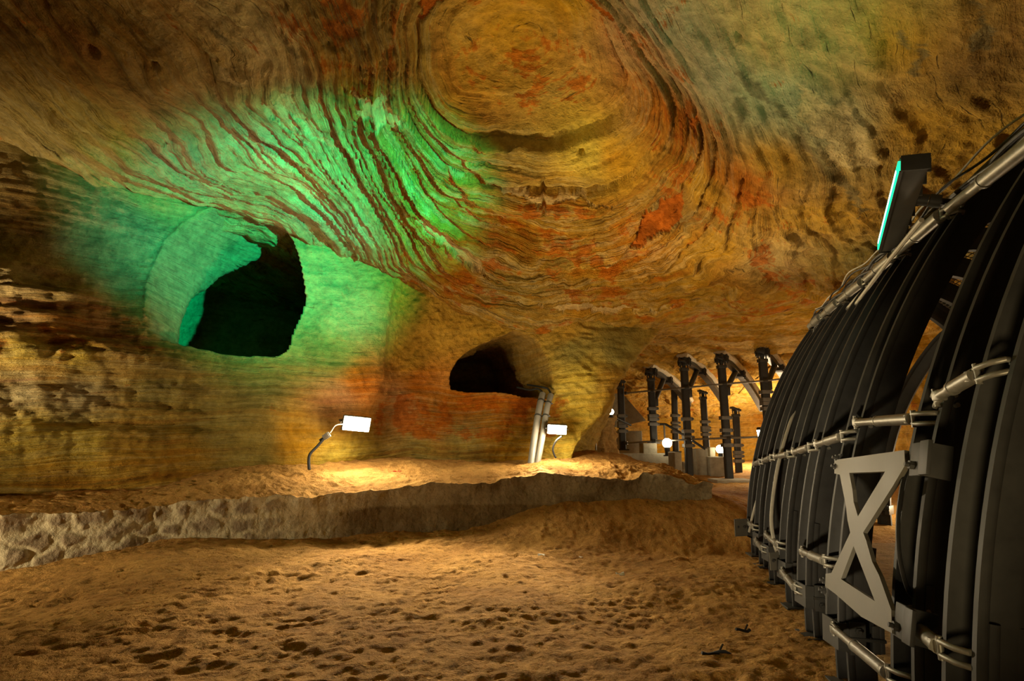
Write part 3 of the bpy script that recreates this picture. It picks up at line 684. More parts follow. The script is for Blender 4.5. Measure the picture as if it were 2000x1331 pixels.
# stones: jittered cells along the wall
q = np.stack([np.broadcast_to(Lg[:, None], (n, nv)), Pq[..., 2]], -1)
q = q + .05 * np.stack([fbm(Pq * 5, 2, 601), fbm(Pq * 5, 2, 611)], -1)
rs = np.random.RandomState(11); pts = []
for a in np.arange(0, Lg[-1], .40):
    for b in np.arange(-.1, 1.3, .23): pts.append((a + rs.uniform(-.13, .13) + (.2 if int(round((b + .1) / .23)) % 2 else 0), b + rs.uniform(-.045, .045), rs.uniform(.7, 1.15)))
pts = np.array(pts); d1 = np.full((n, nv), 9.0); d2 = np.full((n, nv), 9.0); w1 = np.zeros((n, nv))
for a, b, w in pts:
    d = np.hypot((q[..., 0] - a) * .72, q[..., 1] - b) / w
    nw = d < d1; d2 = np.where(nw, d1, np.minimum(d2, d)); w1 = np.where(nw, w, w1); d1 = np.where(nw, d, d1)
cell = sstep(.02, .15, d2 - d1)
X0 = np.broadcast_to(LE2[:, :1], (n, nv))
left = sstep(-2.9, -4.6, X0)
stone = cell * np.clip(left + .25, 0, 1)
Pq[..., :2] += nrm[:, None] * (left * cell * (.024 + .016 * fbm(Pq * 5, 3, 621)) + .02 * fbm(Pq * 3, 4, 631) + .006 * fbm(Pq * 16, 2, 641))[..., None]
dark_brown = np.clip(sstep(-3.6, -1.5, X0) * .75 + sstep(-3.2, -2.2, X0) * sstep(.55, .40, Pq[..., 2]) , 0, 1)  # darker brown towards the right, strongest low down
dark_brown = np.clip(dark_brown + .25 * fbm(Pq * 2.2, 3, 651) * dark_brown, 0, 1)
tag(grid_mesh('retaining_wall', Pq, stone_material(), {'stone': stone, 'dark_brown': dark_brown}), 'low rubble stone retaining wall along the front of the sand terrace', 'retaining wall', kind='structure')
# ---- flat concrete floor of the gallery
mb = MB(); e = [(1.19 + .285 * y, y) for y in (-1.0, 9.3)]
mb.plate([(e[0][0], e[0][1]), (9.9, -1.0), (9.9, 9.3), (e[1][0], e[1][1])], .05, (0, 0, -.045), (1, 0, 0), (0, 1, 0), (0, 0, 1))
tag(mb.build('floor_slab', sand_material('sandy_concrete', (.42, .26, .10), (.52, .34, .15))), 'flat sandy concrete floor under the steel gallery', 'floor', kind='structure')
# ================================================================== STEEL GALLERY
AR = [(1879, 2.37), (1777, 2.95), (1645, 4.05), (1585, 5.0), (1547, 5.87), (1514, 6.76), (1494, 7.6), (1478, 8.35)]
AX = [(px - 1000) / F * ((Y + .095) * CT) for px, Y in AR]
RB, ZC, RC = 5.2, 3.35, 1.3
PHC = math.asin(ZC / RB); A_SH = RB * (1 - math.cos(PHC)); A_OFF = RB * (1 - math.cos(math.asin(1.6 / RB)))
A_CR = A_SH + RC * math.cos(PHC)
PSI = math.radians(4)
NR = Vector((math.cos(PSI), -math.sin(PSI), 0)); AXD = Vector((math.sin(PSI), math.cos(PSI), 0))
def arch_path(z0=0.0, n=26):
    """(a, z, phi) along the arch from the left foot over the crown to the right foot"""
    L = []
    for k in range(n + 1):
        z = z0 + (ZC - z0) * k / n; ph = math.asin(z / RB); L.append((RB * (1 - math.cos(ph)), z, ph))
    for k in range(1, 11):
        ph = PHC + (PI / 2 - PHC) * k / 10; L.append((A_SH + RC * (math.cos(PHC) - math.cos(ph)), ZC + RC * (math.sin(ph) - math.sin(PHC)), ph))
    R = [(2 * A_CR - a, z, PI - ph) for a, z, ph in L[:-1]][::-1]
    return L + R
def arch_frame(a, z, ph, off=0.0):
    o = -NR * math.cos(ph) + Vector((0, 0, math.sin(ph)))   # outward
    p = NR * (a - A_OFF) + Vector((0, 0, z)) + o * off
    return p, o
PROF = [(.0, -.132), (-.022, -.132), (-.045, -.120), (-.060, -.098), (-.165, -.088), (-.215, -.062), (-.225, -.05), (-.225, .05), (-.215, .062), (-.165, .088), (-.060, .098), (-.045, .120), (-.022, .132), (.0, .132),
        (.0, .098), (-.02, .094), (-.085, .080), (-.095, .070), (-.095, -.070), (-.085, -.080), (-.02, -.094), (.0, -.098)]
PROF = [(a, b * .72) for a, b in PROF]
def sweep_arch(path, prof, off=0.0):
    fr = []
    for a, z, ph in path:
        p, o = arch_frame(a, z, ph, off); fr.append((p, o, AXD))
    return MB().sweep(prof, fr)
FULL = arch_path(0.42); LEFT = [p for p in arch_path(0.0, 40)[:12]]; RIGHT = [(2 * A_CR - a, z, PI - ph) for a, z, ph in LEFT]
ORD = ['nearest the camera at the right edge', 'second from the right edge, at the brace right end', 'third from the right edge, at the brace left end',
       'just left of the crossed brace', 'second to the left of the crossed brace', 'third to the left of the crossed brace', 'last but one at the far end', 'farthest of the row, beside the end of the sand bank']
def make_arch():
    root = empty('steel_arch', (0, 0, 0), '', 'steel arch', 'steel arches of the gallery')
    sweep_arch(FULL, PROF).build('arch_rail', M['steel'], root, angle=35)
    inner = [(a * .92 - .016, b * .92) for a, b in PROF]
    for seg, sd in ((LEFT, 0), (RIGHT, 1)):
        sweep_arch(seg, inner, -.035).build('foot_rail', M['steel'], root, angle=35)
        # strap clamp round the overlap
        a, z, ph = seg[4]; p, o = arch_frame(a, z, ph); up = Vector((0, 0, 1)) * 1.0; up = (up - o * up.dot(o)).normalized()
        R = Matrix((o, AXD, up)).transposed()
        cl = MB(); cl.plate([(.015, -.108), (.015, .108), (-.10, .113), (-.10, .10), (0, .098), (0, -.098), (-.10, -.10), (-.10, -.113)], .17, p - up * .085, o, AXD, up)
        cb = cl.build('clamp_strap', M['steel2'], root, angle=30)
        c2 = MB()
        for s in (-1, 1):
            c2.box(p + AXD * s * .120 - o * .10, (.10, .022, .20), R, .004)
            c2.box(p + AXD * s * .113 - o * .22, (.05, .018, .17), R, .004)
        c2.box(p - o * .255, (.03, .25, .16), R, .005)
        c2.build('clamp_plate', M['steel2'], cb, angle=30)
        for s in (-1, 1):
            b = MB(); q = p + AXD * s * .130 - o * .10
            b.bolt(q + up * .05, AXD * s, .022, .018); b.bolt(q - up * .05, AXD * s, .022, .018); b.tube([q + o * .06, q - o * .17], .012, 8); b.build('bolt', M['steel2'], cb, angle=30)
        fo = arch_frame(*seg[0]); b = MB(); b.box(fo[0] - fo[1] * .13 + Vector((0, 0, .008)), (.30, .26, .024), Matrix.Rotation(-PSI, 3, 'Z'), .004); b.build('base_plate', M['steel2'], root, angle=30)
    return root
arches = []
for i, ((px, Y), X) in enumerate(zip(AR, AX)):
    o = make_arch() if i == 0 else copy_tree(arches[0])
    o.location = (X, Y, 0); arches.append(o)
    o['label'] = 'dark steel channel arch ' + ORD[i]
for X, Y, rz, lab in ((5.35, 9.7, -.5, 'dark steel channel arch seen through the gap, where the gallery bends away'), (7.05, 10.9, -.8, 'dark steel channel arch standing before the bright sand behind the crossed brace')):
    o = copy_tree(arches[0]); o.location = (X, Y, 0); o.rotation_euler = (0, 0, rz); o['label'] = lab
def on_arch(i, z, off=0.0, back=0.0):
    ph = math.asin(min(z, ZC) / RB); a = RB * (1 - math.cos(ph)); p, o = arch_frame(a, min(z, ZC), ph, off)
    return Vector((AX[i], AR[i][1], 0)) + p + AXD * back
# ---- galvanised spacer tubes between neighbouring arches
MIDZ = [(1.88, 1.79), (1.70, 1.71), (1.62, 1.55), (1.53, 1.47), (1.45, 1.40), (1.39, 1.32), (1.31, 1.25)]
LOWZ = [(.77, .76), (.46, .38), (.77, .68), (.36, .34), (.56, .54), (.36, .34), (.48, .46)]
GAPN = ['between the two arches nearest the camera', 'across the gap of the crossed brace', 'on the third and fourth arch from the right edge', 'on the fourth and fifth arch from the right edge',
        'on the fifth and sixth arch from the right edge', 'on the sixth and seventh arch from the right edge', 'between the two farthest arches']
def spacer(p, q, name, label, group, k=1.0):
    p = Vector(p); q = Vector(q); d = (q - p); L = d.length; d.normalize()
    root = empty(name, p, label, 'spacer tube', group)
    side = d.cross(Vector((0, 0, 1))).normalized(); up = side.cross(d)
    a = d * .07; b = d * (L - .07)
    m = MB(); m.tube([a, d * (L * .55)], .032 * k, 14); m.build('outer_tube', M['galv'], root, smooth=True, angle=50)
    m = MB(); m.tube([d * (L * .53), b], .024 * k, 12); m.tube([d * (L * .53), d * (L * .53 + .02)], .035 * k, 14); m.build('inner_tube', M['galv'], root, smooth=True, angle=50)
    for e, s in ((Vector((0, 0, 0)), 1), (d * L, -1)):
        h = MB(); c = e
        for off in (-.026, .026):   # forked hook that closes over the lip of the arch
            pts = [c + d * s * .12 + up * off * .6, c + d * s * .04 + up * off, c - d * s * .03 + up * off + side * .02, c - d * s * .07 + up * off + side * .055, c - d * s * .05 + up * off + side * .095, c + up * off + side * .11]
            h.tube(pts, .013, 8)
        h.tube([c + d * s * .05 - up * .045, c + d * s * .05 + up * .045], .013, 8)
        h.box(c + d * s * .09, (.05, .05, .05), None, .01)
        hk = h.build('hook', M['galv'], root, smooth=True, angle=50)
    return root
for i in range(7):
    spacer(on_arch(i, MIDZ[i][0], .035, .02), on_arch(i + 1, MIDZ[i][1], .035, -.06), 'spacer_tube', 'galvanised spacer tube at mid height ' + GAPN[i], 'spacer tubes at mid height')
    spacer(on_arch(i, LOWZ[i][0], .035, .02), on_arch(i + 1, LOWZ[i][1], .035, -.06), 'spacer_tube', 'galvanised spacer tube near the feet ' + GAPN[i], 'spacer tubes near the feet')
    spacer(on_arch(i, 3.22, .07, -.06), on_arch(i + 1, 3.22, .07, -.06), 'spacer_tube', 'galvanised spacer tube at shoulder height ' + GAPN[i], 'spacer tubes at shoulder height', 1.5)
# ---- crossed brace plate
TL, TR, BL = Vector(aty(1640, 900, 3.90)), Vector(aty(1768, 882, 2.86)), Vector(aty(1612, 1150, 3.88))
ax_ = (TR - TL).normalized(); an_ = ax_.cross(BL - TL).normalized(); ay_ = an_.cross(ax_)
if an_.dot(Vector(CAM) - TL) < 0: an_ = -an_
def on_plane(px, py):
    d = Vector(ray(px, py)); o = Vector(CAM); t = (TL - o).dot(an_) / d.dot(an_); p = o + d * t - TL
    return (p.dot(ax_), p.dot(ay_))
cr = lambda L: [on_plane(1580 + a / 3.329, 860 + b / 3.329) for a, b in L]
outer = cr([(165, 130), (620, 65), (624, 165), (545, 300), (352, 602), (372, 655), (410, 790), (455, 880), (535, 1105), (540, 1258), (340, 1150), (170, 1000), (105, 952), (108, 870), (145, 865), (190, 770), (268, 602), (250, 520), (240, 430), (200, 225), (165, 218)])
hole1 = cr([(262, 214), (495, 205), (318, 497), (290, 400), (282, 320)]); hole2 = cr([(290, 690), (428, 1048), (208, 905)])
from mathutils.geometry import tessellate_polygon
loops = [outer, hole1, hole2]; flat = [p for l in loops for p in l]
tri = tessellate_polygon([[Vector((a, b, 0)) for a, b in l] for l in loops])
t_ = .022; O = TL; mb = MB(); nfl = len(flat)
v = [O + ax_ * a + ay_ * b for a, b in flat] + [O + ax_ * a + ay_ * b - an_ * t_ for a, b in flat]
f = [tuple(t) for t in tri] + [tuple(i + nfl for i in t[::-1]) for t in tri]; k = 0
for l in loops:
    n_ = len(l); f += [(k + i, k + (i + 1) % n_, nfl + k + (i + 1) % n_, nfl + k + i) for i in range(n_)]; k += n_
mb.add([Vector(x) - O for x in v], f)
br = empty('brace_plate', O, 'flat grey crossed steel brace plate bolted between two arches', 'brace plate')
mb.build('crossed_plate', M['plateg'], br)
def pl3(px, py): a, b = on_plane(px, py); return ax_ * a + ay_ * b
R_ = Matrix((ax_, ay_, an_)).transposed()
for (x0, y0, w_, h_) in ((1783, 896, .125, .16), (1752, 1212, .125, .15), (1634, 903, .05, .12), (1610, 1145, .05, .12)):
    b = MB(); c = pl3(x0, y0); b.box(c - an_ * .02, (w_, h_, .018), R_, .004)
    if w_ > .1:
        b.box(c + ax_ * .075 - an_ * .07, (.018, h_, .12), R_, .004); b.box(c + ax_ * .12 - an_ * .005, (.09, h_, .02), R_, .005)
    bo = b.build('bracket', M['steel'], br, angle=30)
    m = MB(); q = c - ax_ * .02; m.bolt(q - an_ * .012 + ay_ * .03, an_, .022, .02); m.bolt(q - an_ * .012 - ay_ * .03, an_, .022, .02) if w_ < .1 else None; m.build('bolt', M['steel'], bo, angle=30)
# ---- square bracket ends low on the far arches
for (px, py, Y, lab) in ((1547, 1104, 6.0, 'square steel bracket bolted low between the fourth and fifth arch'), (1477, 1036, 8.2, 'small square steel bracket at the foot of the farthest arch')):
    c = Vector(aty(px, py, Y)); root = empty('box_bracket', c, lab, 'bracket', 'square brackets on the arches'); s_ = Y / 6.0 * .9
    m = MB()
    for (x, z, w_, h_) in ((0, .07, .17, .02), (0, -.07, .17, .02), (-.075, 0, .02, .16), (.075, 0, .02, .16)): m.box((x * s_, 0, z * s_), (w_ * s_, .14, h_ * s_), None, .003)
    m.build('square_tube', M['steel'], root)
    m = MB(); m.box((-.16 * s_, .03, .03), (.17 * s_, .012, .19 * s_), Matrix.Rotation(.25, 3, 'Z'), .003); pb = m.build('fixing_plate', M['plateg'], root)
    for dx in (-.20, -.12): m = MB(); m.bolt((dx * s_, .03, .04), (0, -1, 0), .02, .02); m.build('bolt', M['steel'], pb)
# ---- cables along the shoulder of the arches
def shoulder(k, off, up): # k may run past the ends
    i = min(int(k), 6); t = k - i; p = on_arch(i, ZC, .03).lerp(on_arch(i + 1, ZC, .03), t)
    return p + Vector((-.64, 0, .77)) * off + Vector((.77, 0, .64)) * up
CB = [('thick black cable lying outermost on the arch shoulders', .05, .10, .020, 'black'), ('black cable second in the bundle on the arch shoulders', .03, .17, .016, 'black'), ('thin black cable on top of the shoulder bundle', .10, .14, .010, 'black'),
      ('black cable lowest in the bundle on the arch shoulders', .02, .03, .018, 'black'), ('grey cable third in the shoulder bundle', .06, .05, .012, 'steel2'), ('black cable highest up the arch crowns in the bundle', .04, .26, .022, 'black'), ('pale thin cable sagging above the shoulder bundle', .13, .20, .008, 'cable')]
for j, (lab, off, up, r, mk) in enumerate(CB):
    pts = []
    for k in np.linspace(-.6, 7.15, 90):
        pts.append(shoulder(k, off + .025 * math.sin(k * 2.1 + j * 1.7) + .02 * math.sin(k * 5.3 + j), up + .03 * math.sin(k * 1.3 + j * 2.3)))
    m = MB(); m.tube(pts, r, 8); tag(m.build('shoulder_cable', M[mk], None, smooth=True), lab, 'cable', 'cables on the arch shoulders')
def cable(name, pxs, r, mk, lab, group=None, cat='cable'):
    P = catmull([aty(a, b, y) for a, b, y in pxs], 60); m = MB(); m.tube([Vector(p) for p in P], r, 8)
    return tag(m.build(name, M[mk], None, smooth=True), lab, cat, group)
cable('pale_cable', [(1735, 505, 5.2), (1690, 562, 5.9), (1640, 622, 6.9), (1600, 690, 7.5), (1555, 775, 7.75), (1510, 880, 7.9), (1476, 985, 8.0), (1463, 1040, 8.1)], .016, 'cable', 'pale cable hanging down the outer edge of the farthest arch', 'pale cables down the arches')
cable('pale_cable', [(1800, 430, 3.9), (1720, 530, 5.0), (1650, 625, 6.3), (1600, 705, 6.9), (1553, 800, 6.7), (1522, 900, 6.45), (1507, 1000, 6.3), (1512, 1060, 6.15), (1526, 1098, 6.05)], .018, 'cable', 'pale cable curving down across the arches to the square bracket', 'pale cables down the arches')
cable('black_cable', [(1775, 905, 2.92), (1762, 950, 2.90), (1754, 1020, 2.88), (1757, 1090, 2.88), (1772, 1150, 2.9), (1785, 1170, 2.93)], .010, 'black', 'thin black cable bowed beside the second arch from the right edge')
cable('black_cable', [(1600, 650, 7.7), (1585, 690, 8.0), (1592, 640, 7.8), (1615, 632, 7.5), (1625, 640, 7.3)], .014, 'black', 'loose black cable loop at the shoulder of the farthest arch')
# ---- wire mesh over the gallery roof, and the panels that hold it
def roof_pt(Y, t, off=0.0):
    """point on the vault at distance Y, t = 0 left shoulder, 1 crown, 2 right shoulder, 3 right foot"""
    X = np.interp(Y, [a[1] for a in AR], AX) if Y <= 8.35 else AX[-1] + (Y - 8.35) * .285
    if t <= 1: ph = PHC + (PI / 2 - PHC) * t; a = A_SH + RC * (math.cos(PHC) - math.cos(ph)); z = ZC + RC * (math.sin(ph) - math.sin(PHC))
    elif t <= 2: ph = PHC + (PI / 2 - PHC) * (2 - t); a = 2 * A_CR - (A_SH + RC * (math.cos(PHC) - math.cos(ph))); z = ZC + RC * (math.sin(ph) - math.sin(PHC)); ph = PI - ph
    else: z = ZC * (3 - t); ph = math.asin(z / RB); a = 2 * A_CR - RB * (1 - math.cos(ph)); ph = PI - ph
    p, o = arch_frame(a, z, ph, off); return Vector((X, Y, 0)) + p
names = ['nearest bay', 'bay over the crossed brace', 'third bay', 'fourth bay', 'fifth bay', 'sixth bay', 'farthest bay']
for b in range(7):
    y0, y1 = AR[b][1], AR[b + 1][1]; m = MB()
    n_ = max(3, int((y1 - y0) / .10))
    for k in range(n_ + 1): m.tube([roof_pt(y0 + (y1 - y0) * k / n_, t, .02) for t in np.linspace(.2, 2.9, 34)], .007, 4, False)
    for t in np.linspace(.2, 2.9, 60): m.tube([roof_pt(y0, t, .025), roof_pt(y1, t, .025)], .007, 4, False)
    tag(m.build('wire_mesh', M['galv']), 'wire mesh panel over the gallery roof, ' + names[b], 'wire mesh', 'wire mesh panels of the gallery roof')
# ================================================================== GREEN WALL WASHER
P1, P2 = Vector(aty(1788, 318, 3.6)), Vector(aty(1738, 482, 5.0)); dv = (P2 - P1); LB = dv.length; dv.normalize()
lf_ = Vector((0, 0, 1)).cross(dv).normalized()
if lf_.x > 0: lf_ = -lf_
lf_ = (lf_ + Vector((0, 0, .12))).normalized(); upv = dv.cross(lf_); upv = upv if upv.z > 0 else -upv
LO = P1.lerp(P2, .5); RL = Matrix((dv, lf_, upv)).transposed()
led = empty('led_floodlight', LO, 'long dark LED floodlight bar glowing green on its left face', 'floodlight')
b = MB(); b.box((0, 0, 0), (LB, .15, .10), RL, .008); b.build('housing', M['steel2'], led, angle=30)
b = MB()
for k in range(9): b.box(dv * (LB * (k / 8 - .5) * .94) - lf_ * .08, (.012, .03, .10), RL)
b.build('cooling_fin', M['steel2'], led)
for s in (-1, 1):
    b = MB(); b.box(dv * s * (LB / 2 + .008), (.016, .17, .115), RL, .004); b.build('end_cap', M['steel'], led, angle=30)
b = MB(); b.box(lf_ * .088, (LB * .97, .022, .074), RL, .003); lens_ = b.build('led_lens', M['led'], led)
b = MB(); b.box(lf_ * .1005, (LB * .86, .006, .022), RL, .002); b.build('led_strip', M['ledcore'], lens_)
b = MB()
for s in (-1, 1): b.box(lf_ * .080 + upv * s * .05, (LB * .99, .02, .010), RL)
b.build('lens_frame', M['steel'], led)
kn = on_arch(2, 3.33, .05) - LO; b = MB(); c0 = -lf_ * .075 + dv * -.2; b.tube([c0, c0.lerp(kn, .35)], .045, 12); b.tube([c0.lerp(kn, .38), c0.lerp(kn, .7)], .05, 12); b.tube([c0.lerp(kn, .7), kn], .025, 10); b.build('mounting_joint', M['steel'], led, angle=40)
# ================================================================== CAVE FLOODLIGHTS
def floodlight(px, py, Y, w_, h_, aim, label, strength, tilt=0.0, group='white floodlights at the rock wall'):
    c = Vector(aty(px, py, Y)); d = Vector(aim).normalized(); sx = Vector((0, 0, 1)).cross(d).normalized(); su = d.cross(sx)
    sx, su = (sx * math.cos(tilt) + su * math.sin(tilt)), (su * math.cos(tilt) - sx * math.sin(tilt)); R = Matrix((sx, su, d)).transposed()
    root = empty('floodlight', c, label, 'floodlight', group)
    b = MB(); b.box(-d * .06, (w_ * 1.06, h_ * 1.12, .10), R, .02); b.box(-d * .115, (w_ * .7, h_ * .7, .05), R, .01)
    for k in range(7): b.box(-d * .13 + sx * w_ * (k / 6 - .5) * .8, (.008, h_ * .8, .05), R)
    b.build('housing', M['steel2'], root, angle=30)
    b = MB(); b.box(d * .0, (w_, h_, .012), R, .004); b.build('glass', emit('flood_glass', (1.0, .86, .60), strength), root)
    b = MB(); q = [sx * w_ * .57 - d * .06, sx * w_ * .57 - d * .26, -sx * w_ * .57 - d * .26, -sx * w_ * .57 - d * .06]
    for i in range(3): b.tube([q[i], q[i + 1]], .014, 8)
    b.build('mounting_bracket', M['steel2'], root)
    return root, c
_f, F1C = floodlight(697, 829, 10.55, .48, .25, (.42, -.80, -.22), 'white floodlight on the left side of the recess, shining over the sand', 260, -.08)
_f, F2C = floodlight(1088, 840, 11.05, .36, .17, (-.02, -.9, -.25), 'white floodlight beside the two grey pipes', 260, -.06)
floodlight(1491, 847, 16.0, .32, .22, (-.35, -.5, -.5), 'small white floodlight behind the far end of the arches', 90)
# ---- conduits under the low arched opening
def pipe(name, pxs, r, mk, lab, group=None, cat='pipe', clips=()):
    P = [Vector(p) for p in catmull([aty(a, b, y) for a, b, y in pxs], 24)]; o = P[0]; root = empty(name, o, lab, cat, group)
    m = MB(); m.tube([p - o for p in P], r, 14); m.build('tube', M[mk], root, smooth=True, angle=50)
    for t in clips:
        p = P[int(t * 23)] - o; d = (P[min(int(t * 23) + 1, 23)] - P[max(int(t * 23) - 1, 0)]).normalized(); c = MB(); c.tube([p - d * .015, p + d * .015], r * 1.12, 14); c.box(p + Vector((r * 1.25, 0, 0)), (.03, .05, .03)); c.build('pipe_clip', M['steel2'], root)
pipe('conduit_pipe', [(1060, 770, 11.85), (1053, 800, 11.6), (1045, 850, 11.3), (1037, 908, 11.0)], .068, 'conduit', 'grey pipe leaning below the low arched opening, left of the pair', 'grey pipes below the opening', clips=(.2, .45))
pipe('conduit_pipe', [(1076, 772, 11.8), (1068, 800, 11.55), (1060, 850, 11.25), (1049, 908, 11.0)], .060, 'conduit', 'grey pipe leaning below the low arched opening, right of the pair', 'grey pipes below the opening', clips=(.22, .46))
cable('black_cable', [(1010, 757, 12.4), (1035, 762, 12.1), (1050, 760, 11.95), (1060, 768, 11.85), (1062, 782, 11.75)], .022, 'black', 'black cable coming out of the low opening into the left pipe')
cable('black_cable', [(1030, 752, 12.4), (1055, 756, 12.0), (1070, 760, 11.9), (1077, 772, 11.8)], .022, 'black', 'black cable coming out of the low opening into the right pipe')
cable('black_cable', [(1097, 853, 10.95), (1086, 862, 10.95), (1080, 876, 10.95), (1082, 888, 10.95), (1086, 895, 10.95)], .018, 'black', 'black cable hanging in a curve under the right floodlight')
# junction box and cable by the left floodlight
c = Vector(aty(638, 852, 10.3)); jb = empty('junction_box', c, 'small pale junction box on the rock left of the floodlight', 'junction box')
b = MB(); b.box((0, 0, 0), (.13, .06, .10), Matrix.Rotation(-.6, 3, 'Y'), .012); b.build('box', M['conduit'], jb, angle=30)
b = MB(); b.box((-.01, -.035, 0), (.11, .015, .08), Matrix.Rotation(-.6, 3, 'Y'), .004); b.build('lid', M['conduit'], jb, angle=30)
b = MB(); b.tube([Vector((-.06, 0, -.04)), Vector((-.12, 0, -.08))], .022, 10); b.build('cable_gland', M['black'], jb)
cable('black_cable', [(632, 858, 10.28), (620, 872, 10.2), (606, 887, 10.1), (603, 900, 10.05), (604, 918, 10.0)], .026, 'black', 'thick black cable from the junction box down to the sand')
cable('grey_cable', [(645, 846, 10.3), (655, 832, 10.35), (668, 829, 10.4), (676, 830, 10.45)], .010, 'cable', 'thin cable from the junction box to the left floodlight')
# ================================================================== SUPPORT FRAMES IN THE PASSAGE
def frame(front_top, front_foot, Yf, beam_end, Yr, rear_top, rear_foot, label, head=True):
    ft, ff = Vector(aty(*front_top, Yf)), Vector(aty(*front_foot, Yf)); ff.x = ft.x + (ff.x - ft.x) * .6
    root = empty('support_frame', ff, label, 'support frame', 'steel support frames in the passage')
    def post(t, f_, r=.105, clo=.25, chi=.55):
        up = (t - f_).normalized(); L = (t - f_).length; q = f_ - ff; m = MB()
        prof = [(-r, -r * .8), (-r * .7, -r), (r * .7, -r), (r, -r * .8), (r, r * .6), (r * .55, r * .6), (r * .5, -r * .45), (-r * .5, -r * .45), (-r * .55, r * .6), (-r, r * .6)]
        m.sweep(prof, [(q, (1, 0, 0), (0, 1, 0)), (q + up * L, (1, 0, 0), (0, 1, 0))]); po = m.build('post', M['steel'], root)
        m = MB(); m.box(q + Vector((0, 0, .02)), (r * 3.4, r * 3.4, .04), None, .005); m.build('base_plate', M['steel2'], root)
        for z in (.30, .375, .43, .54):
            m = MB(); c = q + up * (L * z); m.box(c, (r * 2.7, r * 2.6, .11), None, .012); m.box(c + Vector((r * 1.5, 0, 0)), (.05, r * 2, .09), None, .01); m.bolt(c + Vector((r * 1.5, -r * 1.1, 0)), (0, -1, 0), .03, .03); m.build('collar', M['collar'], po, angle=30)
        m = MB(); c = q + up * L; m.box(c, (r * 2.3, r * 2.3, .10), None, .01); m.tube([c, c + up * .22], r * .55, 12); m.box(c + up * .22, (r * 3.2, r * 2.6, .07), Matrix.Rotation(.35, 3, 'Y'), .01)
        for s in (-1, 1): m.bolt(c + up * .16 + Vector((s * r * 1.2, -.05, 0)), (0, -1, .2), .035, .04); m.tube([c + up * .05 + Vector((s * r, -.02, 0)), c + up * .25 + Vector((s * r * 1.2, -.02, 0))], .02, 8)
        m.build('head_joint', M['steel2'], po, angle=30)
    post(ft, ff)
    if beam_end:
        a = ft - ff + Vector((.03, 0, .26)); e = Vector(aty(*beam_end, Yr)) - ff; d = (e - a); Lb = d.length; d.normalize(); s = d.cross(Vector((0, 0, 1))).normalized(); u = s.cross(d)
        m = MB(); n_ = 14; fr = []
        for k in range(n_ + 1):
            t = k / n_; fr.append((a - d * .25 + d * (Lb + .25) * t + u * .22 * math.sin(PI * t), s, u))
        m.sweep([(-.10, -.09), (.10, -.09), (.10, .05), (.06, .05), (.05, -.03), (-.05, -.03), (-.06, .05), (-.10, .05)], fr); bm_ = m.build('roof_beam', M['steel2'], root)
        m = MB(); fr2 = [(Vector(o) + u * (.13 + .02 * math.sin(i * 2.3)), s, u) for i, (o, _, _) in enumerate(fr)]; m.sweep([(-.16, -.08), (.0, -.10), (.16, -.08), (.19, 0), (.14, .10), (0, .13), (-.14, .10), (-.19, 0)], fr2); m.build('packing', M['mortar'], root, smooth=True)
        for t in (.0, .38):
            m = MB(); c = a + d * Lb * t + u * .2 * math.sin(PI * t); Rm = Matrix((d, s, u)).transposed(); m.box(c, (.16, .34, .24), Rm, .02)
            for sy in (-1, 1):
                for sx_ in (-1, 1): m.bolt(c + s * sy * .17 + d * .06 * sx_ - u * .05, -u, .035, .05); m.tube([c + s * sy * .17 + d * .06 * sx_ - u * .16, c + s * sy * .17 + d * .06 * sx_ + u * .10], .018, 8)
            m.build('beam_clamp', M['steel'], bm_, angle=30)
        # knee brace back to the post
        m = MB(); k0 = a + d * Lb * .30 + u * .12; k1 = (ft - ff) - (ft - ff).normalized() * .75 + Vector((.08, .05, 0)); m.tube([k0, k1], .085, 10); m.box(k1, (.24, .26, .26), None, .03); m.build('knee_brace', M['steel2'], root, angle=40)
    if rear_top:
        post(Vector(aty(*rear_top, Yr)), Vector(aty(*rear_foot, Yr)), .10)
FR = [((1212, 757), (1217, 880), 19.2, None, None, None, None, 'leftmost dark steel post in the passage with four collars'),
      ((1271, 742), (1278, 867), 18.6, (1345, 790), 21.0, (1316, 752), (1320, 884), 'second support frame from the left, its post standing on a concrete block'),
      ((1336, 722), (1347, 937), 17.6, (1410, 780), 20.4, (1373, 778), (1380, 880), 'third support frame from the left, beside the concrete steps'),
      ((1409, 717), (1425, 938), 17.1, (1490, 800), 19.6, (1437, 812), (1444, 940), 'fourth support frame from the left, in front of the brightest sand'),
      ((1489, 705), (1502, 840), 16.6, (1560, 790), 19.0, None, None, 'rightmost support frame, partly behind the farthest arch')]
for a in FR: frame(*a)
def rod(p, q, r, lab, group, mk='galv', name='tie_rod'):
    p, q = Vector(p), Vector(q); root = empty(name, p, lab, 'tie rod', group); d = q - p
    m = MB(); m.tube([Vector(), d], r, 8); m.build('rod', M[mk], root, smooth=True, angle=50)
    for t in (0.02, .98): m = MB(); m.tube([d * t - d.normalized() * .04, d * t + d.normalized() * .04], r * 2, 6); m.build('nut', M['steel2'], root)
U = [(1220, 769, 19.1), (1273, 764, 18.5), (1340, 758, 17.5), (1413, 751, 17.0), (1492, 745, 16.5), (1556, 738, 16.2)]; Lw = [(1221, 866, 19.1), (1277, 862, 18.5), (1344, 859, 17.5), (1421, 856, 17.0), (1486, 854, 16.5)]
wh = ['first and second post', 'second and third post', 'third and fourth post', 'fourth and fifth post', 'fifth post and the steel arches']
for i in range(5): rod(aty(*U[i]) + np.array([0, -.12, 0]), aty(*U[i + 1]) + np.array([0, -.12, 0]), .028, 'thin upper tie rod between the %s of the passage' % wh[i], 'upper tie rods in the passage')
